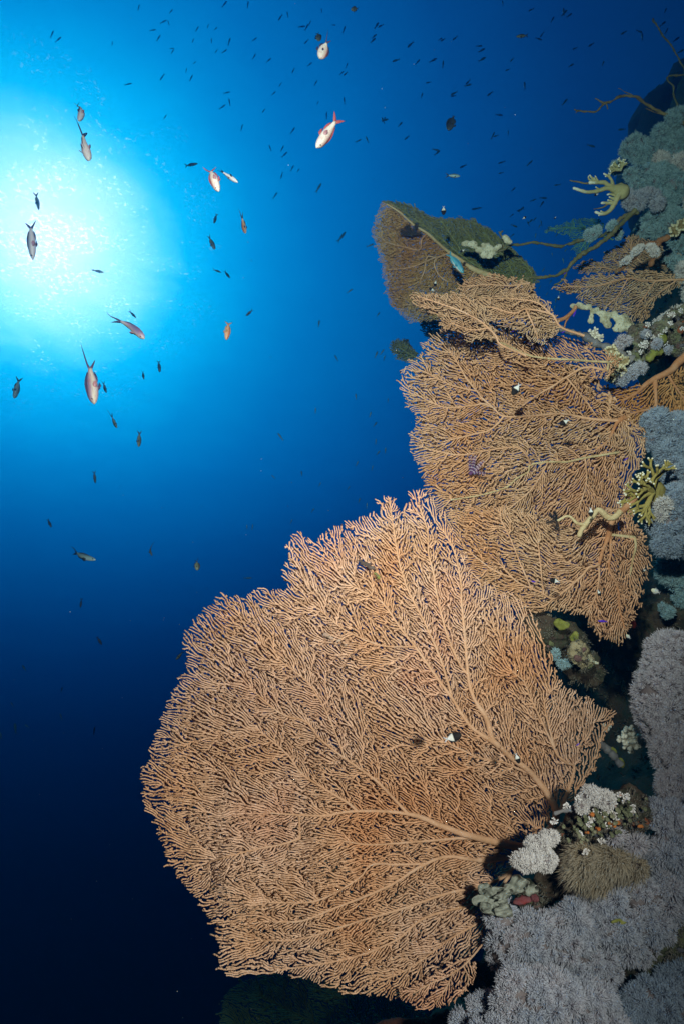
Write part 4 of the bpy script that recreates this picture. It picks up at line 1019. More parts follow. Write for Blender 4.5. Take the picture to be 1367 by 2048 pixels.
branch('long dead branch running level from the white sponge to the reef', [([(1275, 425), (1247, 432), (1234, 443), (1221, 461), (1199, 472), (1166, 479), (1144, 485), (1122, 491), (1089, 489), (1063, 485), (1035, 489), (1022, 490), (999, 501), (975, 505)], 4.2, 1.8)], [([(1006, 497), (1003, 480), (996, 464)], 2.4, 1.6), ([(999, 466), (1004, 462)], 2.5, 1.8)], 2.92, BARK_OLIVE, 205)
branch('dead branch below the long level one, joining the pale stem', [([(1270, 420), (1245, 445), (1221, 468), (1199, 487), (1172, 503), (1150, 518), (1133, 538), (1122, 545), (1100, 552), (1067, 555), (1040, 558)], 5.2, 2.8)], [([(1135, 536), (1125, 560), (1108, 570)], 3, 1.6), ([(1054, 556), (1053, 575), (1052, 590)], 3.6, 3)], 2.8, BARK_OLIVE, 207)
branch('rusty branch crusted with white polyps above the open grey-tan fan', [([(1335, 474), (1313, 483), (1289, 492), (1271, 509), (1249, 531), (1229, 543)], 6, 4)], [([(1318, 482), (1308, 505), (1300, 530)], 5, 4)], 2.72, RUST, 209)
soft_coral('bluish white polyps crusting the rusty branch', [(1252, 522, 16, 6, 2.69, 40), (1275, 500, 14, 7, 2.69, 38), (1300, 495, 9, 8, 2.69), (1309, 505, 7, 12, 2.69)], WHITE_POLYPS, LILAC_DARK, 36, tuft=12, qlen=5, qr=0.75, nq=50, group=G_SC)
soft_coral('pale teal polyps on the long dead branch near the reef', [(1180, 470, 14, 12, 2.9), (1192, 462, 9, 10, 2.9), (1222, 452, 11, 8, 2.88, 40), (1235, 468, 8, 12, 2.88)], TEAL, LILAC_DARK, 37, tuft=12, qlen=5, qr=0.75, nq=50, group=G_SC)
branch('smooth orange stem at the left end of the long white sponge', [([(1108, 642), (1120, 640), (1133, 633), (1146, 621), (1150, 612)], 4.5, 3.6)], [([(1138, 630), (1130, 645), (1127, 655)], 2, 1.4)], 2.55, STEM_ORANGE, 211, 'soft_branch', 'branch', 0.5, 0.05)
branch('grey-blue log lying over the broad ochre fan', [([(1262, 720), (1235, 706), (1207, 694), (1190, 687), (1166, 672), (1139, 663), (1111, 654), (1095, 640)], 9, 4)], [], 2.42, LOG, 213, 'log', 'log', 1.0)
branch('blue-grey stick pointing up left in the dark hollow', [([(1240, 1530), (1222, 1508), (1206, 1492), (1192, 1478), (1181, 1466), (1168, 1455), (1155, 1446)], 9, 4.5)], [], 1.9, LOG, 215, 'stick', 'stick', 0.8)
branch('short pale stick jutting left over the shadow on the huge fan', [([(1175, 1612), (1150, 1617), (1125, 1621), (1108, 1627)], 7, 3.5)], [], 1.5, LOG, 217, 'stick', 'stick', 0.8)
branch('pale cream dead stem forking over the ochre fan', [([(1240, 1022), (1226, 1035), (1214, 1034), (1196, 1020), (1185, 1031), (1173, 1046), (1162, 1058), (1157, 1073)], 6.5, 5)], [([(1170, 1050), (1152, 1046), (1139, 1033), (1127, 1034), (1114, 1041)], 3.6, 2.4)], 1.93, STEM_PALE, 219, 'dead_branch', 'branch', 0.6, 0.06)

BIG_V, BIG_F = sphere_grid(72, 40)
CRUST = [material('crust', mottled(*c, scale=60.0, detail=5), 0.9, 0.12, bump=(160, 0.8, 0.004)) for c in (((0.10, 0.06, 0.06), (0.18, 0.10, 0.10)), ((0.09, 0.10, 0.05), (0.16, 0.17, 0.09)), ((0.16, 0.14, 0.11), (0.25, 0.22, 0.18)), ((0.06, 0.06, 0.08), (0.12, 0.12, 0.15)), ((0.20, 0.06, 0.03), (0.24, 0.09, 0.05)))]
BTURF = tip_mat('boulder_turf', (0.06, 0.06, 0.045), (0.13, 0.10, 0.08), (0.24, 0.23, 0.20), 0.2, 1.0, 20)
def boulder(name, label, lumps, d, seed, mat=ROCK, rough=0.5, crust=18, tufts=160):
    """rock > rock body + crusts + turf"""
    global SPH_V, SPH_F
    keep = (SPH_V, SPH_F); SPH_V, SPH_F = BIG_V, BIG_F
    parts = [lump(u, v, d + dd, ru, rv, None, seed + i, rough, tilt=tl, sc=max(ru, rv) * d / FOC * 1.1) for i, (u, v, ru, rv, dd, tl) in enumerate(lumps)]
    SPH_V, SPH_F = keep
    V, F = merge(parts)
    n3 = smooth_noise3(V, seed + 5, 0.02, 3); V = V - NF * (n3 * 0.006)[:, None]
    t = thing(name, P(lumps[0][0], lumps[0][1] + lumps[0][3], d), label, 'rock')
    mesh_obj('body', V, F, mat, t)
    rs = np.random.RandomState(seed)
    # points that face the camera and lie in front
    pts = []
    for (Vp, _), lb in zip(parts, lumps):
        c = np.array(P(lb[0], lb[1], d + lb[4])); n = Vp - c; n /= (np.linalg.norm(n, axis=1)[:, None] + 1e-9)
        f = (n @ -NF) > 0.15; pts.append(np.hstack([Vp[f], n[f]]))
    pts = np.vstack(pts)
    for i in range(crust):
        p = pts[rs.randint(len(pts))]; q = p[:3] - NC; dd = q @ NF; u = 683.5 + (q @ NR) / dd * FOC; v = 1024 - (q @ NU) / dd * FOC
        r = rs.uniform(3, 9)
        V, F = lump(u, v, dd, r, r * rs.uniform(.5, 1), r * dd / FOC * .5, seed + 50 + i, 0.6, True, tilt=rs.uniform(-60, 60), sc=r * dd / FOC * .8)
        mesh_obj('crust', V, F, CRUST[rs.randint(len(CRUST))], t)
    k = rs.randint(0, len(pts), tufts); nq = 16
    B = np.repeat(pts[k, :3], nq, 0); N = np.repeat(pts[k, 3:], nq, 0); sz = np.repeat(rs.uniform(0.003, 0.010, tufts), nq)
    B = B + rs.normal(0, 1, B.shape) * (sz * .6)[:, None]; N = N + rs.normal(0, .5, N.shape); N /= np.linalg.norm(N, axis=1)[:, None]
    V, F, T = quills(B, N, sz * rs.uniform(.6, 1.6, len(B)), sz * .14, rs, None, .5, 2, .3)
    mesh_obj('turf', V, F, BTURF, t, attrs={'tip': T})
    return t
boulder('boulder', 'dark rocky outcrop with green and pale growth between the two big fans', [(1090, 1265, 46, 32, 0.0, -35), (1135, 1285, 50, 36, 0.03, -45), (1070, 1240, 34, 24, 0.02, -20), (1165, 1335, 46, 34, 0.06, -30), (1110, 1300, 36, 30, 0.05, -40)], 2.03, 301)
boulder('hard_coral', 'rounded pale tan coral head on the rocky outcrop', [(1155, 1303, 20, 24, 0.0, -20), (1168, 1322, 18, 16, 0.02, 0)], 1.95, 307, TAN_CORAL, rough=0.3, crust=4, tufts=20)
boulder('boulder', 'greenish boulder under the shelf behind the yellowish knob coral', [(1290, 700, 46, 30, 0.0, 30), (1325, 670, 44, 28, 0.03, 30), (1262, 718, 28, 24, 0.02, 20), (1360, 640, 40, 28, 0.05, 20), (1275, 668, 26, 18, 0.03, 30), (1360, 690, 30, 20, 0.05, 30)], 2.52, 310, material('green_grey_rock', mottled((0.10, 0.11, 0.07), (0.18, 0.19, 0.12), (0.13, 0.10, 0.09), (0.22, 0.20, 0.16), scale=22.0, detail=6), 0.9, 0.1, bump=(70, 0.9, 0.008)), crust=46, tufts=420)
boulder('boulder', 'dark boulder in the corner right of the lilac coral', [(1350, 1900, 46, 50, 0.0, 20), (1320, 1930, 40, 26, 0.0, 0)], 1.5, 315, material('mossy_rock', mottled((0.05, 0.06, 0.03), (0.10, 0.11, 0.06), (0.13, 0.10, 0.05), scale=22.0, detail=6), 0.9, 0.1, bump=(90, 0.9, 0.008)))
boulder('boulder', 'knobbly dark rock carrying the green cup corals, right of the shadow', [(1190, 1640, 62, 40, 0.04, 12), (1250, 1620, 50, 46, 0.05, 15), (1230, 1670, 60, 30, 0.05, 10), (1150, 1665, 36, 24, 0.04, 10)], 1.52, 331, crust=40, tufts=260)
boulder('boulder', 'dark rock under the foot of the huge fan', [(1120, 1760, 50, 40, 0.06, 0), (1130, 1680, 50, 34, 0.05, 10), (1210, 1650, 80, 40, 0.08, 0), (1070, 1790, 40, 30, 0.08, 0)], 1.58, 318)
boulder('boulder', 'unlit rock at the bottom below the little fan', [(900, 2050, 60, 26, 0.0, 0), (820, 2060, 80, 22, 0.1, 0), (960, 1960, 30, 40, 0.15, 0)], 1.75, 325, material('reddish_dark_rock', mottled((0.035, 0.012, 0.012), (0.07, 0.025, 0.02), (0.03, 0.03, 0.035), scale=14.0, detail=6), 0.9, 0.1, bump=(70, 0.9, 0.01)))

# green cup corals: a clump of short open tubes
def cup_corals():
    rs = np.random.RandomState(9)
    c0 = None
    for i in range(95):
        u = 1205 + rs.normal(0, 36); v = 1640 + rs.normal(0, 18) - (u - 1205) * 0.28
        if not (1125 < u < 1300): continue
        d = 1.475 + (u - 1200) * 0.0003 + rs.uniform(-0.01, 0.015); k = d / FOC
        r = rs.uniform(2.4, 4.4) * k; h = r * rs.uniform(1.8, 3.2)
        ax = -NF + NR * rs.normal(0, 0.5) + NU * rs.normal(0.15, 0.45); ax /= np.linalg.norm(ax)
        e1 = np.cross(ax, NU); e1 /= np.linalg.norm(e1); e2 = np.cross(ax, e1)
        an = np.arange(10) / 10 * 6.2832
        b = np.array(P(u, v, d))
        V = []
        for (rr, hh) in ((0.75, 0), (0.85, 0.6), (1.0, 1.0), (0.72, 0.98), (0.5, 0.75), (0.1, 0.65)):
            V.append(b + ax * (h * hh) + r * rr * (np.cos(an)[:, None] * e1 + np.sin(an)[:, None] * e2) * (1 + 0.08 * rs.normal(0, 1, (10, 1))))
        V = np.vstack(V); F = [(k_ * 10 + j, k_ * 10 + (j + 1) % 10, (k_ + 1) * 10 + (j + 1) % 10, (k_ + 1) * 10 + j) for k_ in range(5) for j in range(10)] + [tuple(range(50, 60))]
        o = mesh_obj('cup_coral', V, F, CUPS if rs.rand() > 0.10 else ORANGE_SP)
        tag(o, 'small greenish cup coral in the clump right of the shadow on the huge fan', 'cup coral', 'cup corals clustered on the rock')
cup_corals()
def scattered_knobs():
    """pale little polyps dotted over the cup coral rock and the wall"""
    rs = np.random.RandomState(12)
    pts = [(1205 + rs.normal(0, 44), 1632 + rs.normal(0, 22), 1.48) for i in range(26)]
    pts = [(u, v - (u - 1205) * 0.25, d + (u - 1200) * 0.0003) for u, v, d in pts]
    for i, (u, v, d) in enumerate(pts):
        po = forks((u, v), 7, 5, 1.6, 400 + i, (0, 360), 1, 1.0, 0.7, 40, 0.9)
        V, F, T = bush(po, d, 400 + i, 5, 0.1, 2.5)
        solid('polyp_cluster', 'tiny white polyp cluster dotted among the green cup corals', 'soft coral', V, F, WHITE_POLYPS, {'tip': T}, 'white polyp clusters among the cup corals')
scattered_knobs()
def shelf_polyps():
    rs = np.random.RandomState(15)
    for i in range(22):
        u = rs.uniform(1245, 1362); v = 735 - (u - 1245) * 0.85 + rs.normal(0, 16); d = 2.44 + rs.uniform(-.02, .03)
        V, F, T = bush(forks((u, v), 6, 3.6, 1.3, 450 + i, (0, 360), 1, 1.0, 0.7, 40, 0.9), d, 450 + i, 5, 0.1, 2.5)
        solid('polyp_cluster', 'tiny white polyp cluster dotted over the greenish boulder under the shelf', 'soft coral', V, F, WHITE_POLYPS, {'tip': T}, 'white polyp clusters on the greenish boulder')
shelf_polyps()

def feather_star(label, u, v, d, arms, L, seed, mat, ang=(20, 160)):
    t = thing('feather_star', P(u, v, d), label, 'feather star')
    rs = np.random.RandomState(seed)
    for i in range(arms):
        a = R(ang[0] + (ang[1] - ang[0]) * (i + .5) / arms + rs.normal(0, 6)); l = L * rs.uniform(0.8, 1.15); cv = rs.normal(0, 0.35)
        n = 12; pts = []
        x, y = u, v
        for k in range(n):
            x += l / n * math.cos(a + cv * k / n); y -= l / n * math.sin(a + cv * k / n); pts.append((x, y, -0.02 * k / n))
        pl = [(pts, 1.1, 0.6)]
        for k in range(1, n):
            for s in (-1, 1):
                b = a + cv * k / n + s * 1.0
                pl.append(([pts[k], (pts[k][0] + 4.5 * math.cos(b), pts[k][1] - 4.5 * math.sin(b), pts[k][2])], 0.7, 0.35))
        V, F, T = skeleton(pl, d, seed + i, 2.0, 5, 0.0, 0.0)
        ds = np.linalg.norm(V - np.array(P(u, v, d)), axis=1)
        mesh_obj('arm', V, F, mat, t, attrs={'tip': (np.sin(ds / (d / FOC) * 1.1) > 0.2).astype(float)})
    V, F = lump(u, v, d, 4, 3.5, None, seed, 0.1, True); mesh_obj('disc', V, F, mat, t)
feather_star('purple feather star with white-banded arms on the broad ochre fan', 940, 947, 2.12, 6, 34, 501, tip_mat('banded_purple', (0.07, 0.03, 0.09), (0.10, 0.04, 0.12), (0.38, 0.32, 0.40), 0.5, 0.9, 10), (5, 100))
feather_star('black feather star with curled arms beside the pale dead stem', 1112, 1040, 1.94, 4, 18, 507, material('black_feather', mottled((0.008, 0.010, 0.014), (0.02, 0.02, 0.025)), 0.8, 0.2), (60, 300))
feather_star('dark feather star perched in the top lobe of the russet fan', 822, 470, 2.88, 7, 22, 511, material('dark_feather', mottled((0.02, 0.02, 0.022), (0.04, 0.035, 0.035)), 0.8, 0.2), (0, 200))
# ------------------------------------------------------------------ fish
def fish_mat(name, f, rough=0.45, spec=0.4, transl=0.0):
    def b(g, tc):
        t = g.n('ShaderNodeTexCoord').outputs['Generated']
        s = g.n('ShaderNodeSeparateXYZ'); g.put(s.inputs[0], t)
        return f(g, s.outputs[0], s.outputs[2], t)
    return material(name, b, rough, spec, transl=transl)
# x runs tail 0 -> snout 1, z belly 0 -> back 1
ANTHIAS_PINK = fish_mat('pink_white_fish', lambda g, x, z, t: g.mix(g.ramp(g.noise(t, 9, 2), [(0.52, 0.0), (0.62, 0.35)]), g.ramp(z, [(0.0, (0.74, 0.66, 0.66)), (0.5, (0.72, 0.66, 0.62)), (0.78, (0.66, 0.50, 0.46)), (0.95, (0.46, 0.14, 0.11))]), (0.55, 0.16, 0.20)))
ANTHIAS_LILAC = fish_mat('lilac_fish', lambda g, x, z, t: g.mix(g.ramp(g.noise(t, 8, 2), [(0.55, 0.0), (0.66, 0.5)]), g.ramp(z, [(0.0, (0.44, 0.36, 0.48)), (0.45, (0.50, 0.46, 0.38)), (0.75, (0.26, 0.19, 0.26)), (0.95, (0.10, 0.08, 0.16))]), (0.30, 0.07, 0.12)))
ANTHIAS_PALE = fish_mat('pale_fish', lambda g, x, z, t: g.ramp(z, [(0.0, (0.62, 0.58, 0.66)), (0.5, (0.66, 0.64, 0.68)), (0.75, (0.46, 0.47, 0.56)), (0.95, (0.20, 0.28, 0.36))]))
ANTHIAS_ORANGE = fish_mat('orange_fish', lambda g, x, z, t: g.ramp(z, [(0.0, (0.50, 0.30, 0.16)), (0.5, (0.45, 0.24, 0.14)), (0.85, (0.42, 0.14, 0.05))]))
OLIVE_FISH = fish_mat('olive_fish', lambda g, x, z, t: g.ramp(z, [(0.0, (0.16, 0.17, 0.12)), (0.5, (0.10, 0.12, 0.08)), (0.85, (0.04, 0.05, 0.04))]))
SILHOUETTE_FISH = fish_mat('silhouette_fish', lambda g, x, z, t: g.ramp(z, [(0.0, (0.035, 0.05, 0.055)), (0.8, (0.012, 0.018, 0.02))]))  # unlit, backlit look of the silhouettes is put into the colour
BICOLOR = fish_mat('black_and_white_fish', lambda g, x, z, t: g.ramp(x, [(0.0, (0.55, 0.57, 0.62)), (0.40, (0.55, 0.56, 0.54)), (0.45, (0.008, 0.008, 0.010)), (1.0, (0.012, 0.010, 0.010))], 'LINEAR'), 0.7, 0.12)
PALE_FISH = fish_mat('white_damsel', lambda g, x, z, t: g.ramp(x, [(0.0, (0.72, 0.72, 0.76)), (0.6, (0.66, 0.68, 0.60)), (1.0, (0.55, 0.55, 0.42))]))
PURPLE_FISH = fish_mat('violet_fish', lambda g, x, z, t: g.ramp(z, [(0.0, (0.10, 0.03, 0.55)), (1.0, (0.05, 0.015, 0.40))]))
WRASSE = fish_mat('blue_wrasse', lambda g, x, z, t: g.mix(g.ramp(z, [(0.18, 1.0), (0.30, 0.0)]), g.ramp(z, [(0.3, (0.10, 0.40, 0.52)), (0.8, (0.05, 0.22, 0.36))]), (0.60, 0.66, 0.70)))
BLUE_GREY = fish_mat('blue_grey_fish', lambda g, x, z, t: g.ramp(z, [(0.0, (0.32, 0.44, 0.46)), (0.7, (0.14, 0.24, 0.28)), (1.0, (0.06, 0.12, 0.16))]))
FIN_RED = fish_mat('red_fin', lambda g, x, z, t: g.ramp(x, [(0.0, (0.50, 0.10, 0.10)), (1.0, (0.50, 0.12, 0.12))]), transl=0.25)
FIN_VIOLET = fish_mat('violet_fin', lambda g, x, z, t: g.ramp(x, [(0.0, (0.03, 0.05, 0.12)), (1.0, (0.10, 0.06, 0.12))]), transl=0.2)
FIN_ORANGE = fish_mat('orange_fin', lambda g, x, z, t: g.ramp(x, [(0.0, (0.16, 0.22, 0.10)), (0.6, (0.42, 0.18, 0.05)), (1.0, (0.42, 0.18, 0.05))]), transl=0.2)
FIN_DARK = fish_mat('dark_fin', lambda g, x, z, t: g.ramp(x, [(0.0, (0.015, 0.03, 0.04)), (1.0, (0.02, 0.03, 0.04))]), transl=0.1)
FIN_WHITE = fish_mat('white_fin', lambda g, x, z, t: g.ramp(x, [(0.0, (0.40, 0.45, 0.62)), (1.0, (0.62, 0.64, 0.68))]), transl=0.3)
FIN_BLACK = fish_mat('black_fin', lambda g, x, z, t: g.ramp(x, [(0.0, (0.01, 0.01, 0.012)), (1.0, (0.01, 0.01, 0.012))]))
FIN_PURPLE = fish_mat('purple_fin', lambda g, x, z, t: g.ramp(x, [(0.0, (0.06, 0.02, 0.42)), (1.0, (0.06, 0.02, 0.42))]))
EYE = material('fish_eye', lambda g, tc: g.ramp(g.noise(tc, 2, 0), [(0.0, (0.012, 0.012, 0.015)), (1.0, (0.02, 0.02, 0.025))]), 0.15, 0.6)

SHAPES = {   # x, half height, centre offset
 'anthias': [(.50, .012, -.01), (.46, .05, -.008), (.38, .10, 0), (.25, .130, .004), (.10, .143, .004), (-.05, .137, .002), (-.20, .110, 0), (-.35, .072, 0), (-.45, .055, 0), (-.5, .05, 0)],
 'damsel': [(.50, .015, -.01), (.46, .10, -.01), (.38, .19, 0), (.25, .25, 0), (.08, .275, 0), (-.10, .262, 0), (-.25, .215, 0), (-.37, .14, 0), (-.45, .08, 0), (-.5, .06, 0)],
 'slim': [(.50, .01, 0), (.45, .04, 0), (.36, .075, 0), (.22, .105, 0), (.06, .115, 0), (-.1, .108, 0), (-.25, .085, 0), (-.38, .058, 0), (-.46, .042, 0), (-.5, .04, 0)],
}
def strip(pairs, th, bend):
    """thin fin from pairs ((x0, z0), (x1, z1)): two sides, tapering to the outer edge"""
    V = []; F = []
    n = len(pairs)
    for (a, b) in pairs:
        for (p, y) in ((a, th), (b, th * .3), (b, -th * .3), (a, -th)):
            V.append((p[0], y, p[1]))
    for i in range(n - 1):
        o = i * 4
        for k in range(4): F.append((o + k, o + (k + 1) % 4, o + 4 + (k + 1) % 4, o + 4 + k))
    F.append((0, 3, 2, 1)); e = (n - 1) * 4; F.append((e, e + 1, e + 2, e + 3))
    return bent(np.array(V, float), bend), F
def bent(V, b):
    V = V.copy(); t = np.clip(V[:, 0] - 0.15, -0.95, 0)
    V[:, 1] += b[0] * t * t + b[1] * t ** 3
    return V
def body_mesh(shape, wid, bend, rings=None, seg=14):
    st = SHAPES[shape]; V = []; F = []
    xs = np.array([s[0] for s in st]); hs = np.array([s[1] for s in st]); cs = np.array([s[2] for s in st])
    X = np.concatenate([np.linspace(.5, .4, 4)[:-1], np.linspace(.4, -.5, 15 if seg > 8 else 7)])
    H = np.interp(-X, -xs, hs); C = np.interp(-X, -xs, cs)
    for x_, h, c in zip(X, H, C):
        w_ = min(h * 0.98, wid * (0.35 + 0.65 * min(1, h / hs.max())) * (0.55 + 0.45 * min(1, (x_ + .5) / .6)))
        for k in range(seg):
            a = 2 * math.pi * k / seg
            V.append((x_, w_ * math.cos(a), c + h * math.sin(a)))
    n = len(X)
    for i in range(n - 1):
        for k in range(seg): F.append((i * seg + k, (i + 1) * seg + k, (i + 1) * seg + (k + 1) % seg, i * seg + (k + 1) % seg))
    F.append(tuple(range(seg))); F.append(tuple(reversed(range((n - 1) * seg, n * seg))))
    return bent(np.array(V, float), bend), F
def tail_strip(base_h, spread, length, fil=(0, 0), curve=0.0):
    """forked tail: upper lobe tip, fork, lower lobe tip; fil adds thread-like ends"""
    prs = []
    for s, fl in ((1, fil[0]), (-1, fil[1])):
        lobe = []
        for t in np.linspace(0, 1, 7):
            x_o = -.49 - (length + fl) * t; z_o = s * (base_h + (spread - base_h) * t ** 0.9 + curve * fl * t * t)
            x_i = -.49 - length * 0.50 * min(1, t * 2.2) - (length * 0.50 + fl) * max(0, t - 0.45) / 0.55
            z_i = s * ((spread * 0.96) * max(0, (t - 0.30) / 0.70) ** 1.1 + curve * fl * t * t)
            if t == 1: x_i, z_i = x_o + .01, z_o - s * .004
            lobe.append(((x_o, z_o), (x_i, z_i)))
        prs.append(lobe)
    return prs[0], prs[1]
def orient(head, tail, roll):
    lp = math.hypot(head[0] - tail[0], head[1] - tail[1]) * head[2] / FOC      # seen length; a swimming fish turns at most a little towards us
    tail = (tail[0], tail[1], head[2] + max(-0.35, min(0.35, (tail[2] - head[2]) * 4)) * lp)
    h = np.array(P(*head)); t = np.array(P(*tail)); c = (h + t) / 2
    X = h - t; L = np.linalg.norm(X); X /= L
    view = NC - c; view /= np.linalg.norm(view)
    side = np.cross(view, X); side /= np.linalg.norm(side)
    v2 = np.cross(X, side)
    a = R(roll); Z = math.cos(a) * side + math.sin(a) * v2
    Y = np.cross(Z, X)
    return c, L, Matrix(((X[0], Y[0], Z[0], c[0]), (X[1], Y[1], Z[1], c[1]), (X[2], Y[2], Z[2], c[2]), (0, 0, 0, 1)))
def local_obj(name, V, F, mat, parent):
    o = mesh_obj(name, V, F, mat); o.parent = parent; return o
def fish(label, head, tail, roll=0, shape='anthias', mat=None, fin=None, bend=(0, 0), fil=(0.0, 0.0), spread=0.2, tl=0.28, wid=0.10, cat='fish', group=None, name='reef_fish', tailmat=None, pect=True, pectmat=None, curve=0.0):
    c, L, M = orient(head, tail, roll)
    root = bpy.data.objects.new(name, None); root.empty_display_size = 0.02; link(root)
    root.matrix_world = M; tag(root, label, cat, group)
    mx = max(h for _, h, _ in SHAPES[shape])
    V, F = body_mesh(shape, wid, bend); local_obj('body', V * L, F, mat, root)
    tm = tailmat or fin
    u_, l_ = tail_strip(0.05, spread, tl, fil, curve)
    V1, F1 = strip(u_, .006, bend); V2, F2 = strip(l_, .006, bend)
    V, F = merge([(V1, F1), (V2, F2)]); local_obj('tail_fin', V * L, F, tm, root)
    prof = lambda x_: float(np.interp(-x_, [-s[0] for s in SHAPES[shape]], [s[1] for s in SHAPES[shape]]))
    d = [((x_, prof(x_) * .92), (x_ - .05, prof(x_) + mx * (0.26 if shape == 'damsel' else .22) * math.sin(math.pi * (0.12 + 0.80 * i / 7)))) for i, x_ in enumerate(np.linspace(.24, -.36, 8))]
    V, F = strip(d, .006, bend); local_obj('dorsal_fin', V * L, F, fin, root)
    a = [((x_, -prof(x_) * .92), (x_ - .07, -prof(x_) - mx * (.26 if shape == 'damsel' else .26) * math.sin(math.pi * (0.15 + 0.75 * i / 4)))) for i, x_ in enumerate(np.linspace(-.08, -.36, 5))]
    V, F = strip(a, .006, bend); local_obj('anal_fin', V * L, F, fin, root)
    for s in (1, -1):
        p = [((.14 - .01 * i, -.02 - .012 * i), (.07 - .09 * math.sin((i + .6) / 5 * 3.14), 0.012 - .028 * i)) for i in range(5)]
        V, F = strip(p, .004, (0, 0)); V = np.array(V)
        if pect:
            V[:, 1] += s * (wid * .8 + (0.12 - V[:, 0]) * 0.7); local_obj('pectoral_fin', V * L, F, pectmat or fin, root)
        q = [((.12 - .03 * i, -prof(.1) * .85), (.02 - .06 * i, -prof(.1) - mx * .45 + .02 * i)) for i in range(3)]
        V, F = strip(q, .004, (0, 0)); V = np.array(V); V[:, 1] += s * (0.03 - (V[:, 2] + prof(.1)) * .25); local_obj('pelvic_fin', V * L, F, fin, root)
        ey = SPL_V * np.array([.026, .014, .026]) * (1.25 if shape == 'damsel' else 1)
        ey = ey + np.array([.39, s * min(wid * .62, 0.07), .03]); local_obj('eye', ey * L, SPL_F, EYE, root)
    return root

FIN_PINK = fish_mat('pink_fin', lambda g, x, z, t: g.ramp(x, [(0.0, (0.52, 0.24, 0.28)), (1.0, (0.60, 0.34, 0.38))]), transl=0.3)
AN = dict(mat=ANTHIAS_PINK, fin=FIN_RED, pectmat=FIN_PINK); LI = dict(mat=ANTHIAS_LILAC, fin=FIN_VIOLET, pectmat=FIN_PINK); DK = dict(mat=SILHOUETTE_FISH, fin=FIN_DARK); OL = dict(mat=OLIVE_FISH, fin=FIN_DARK); PA = dict(mat=ANTHIAS_PALE, fin=FIN_VIOLET, pectmat=FIN_PINK)
GA = 'anthias hanging in the open water'
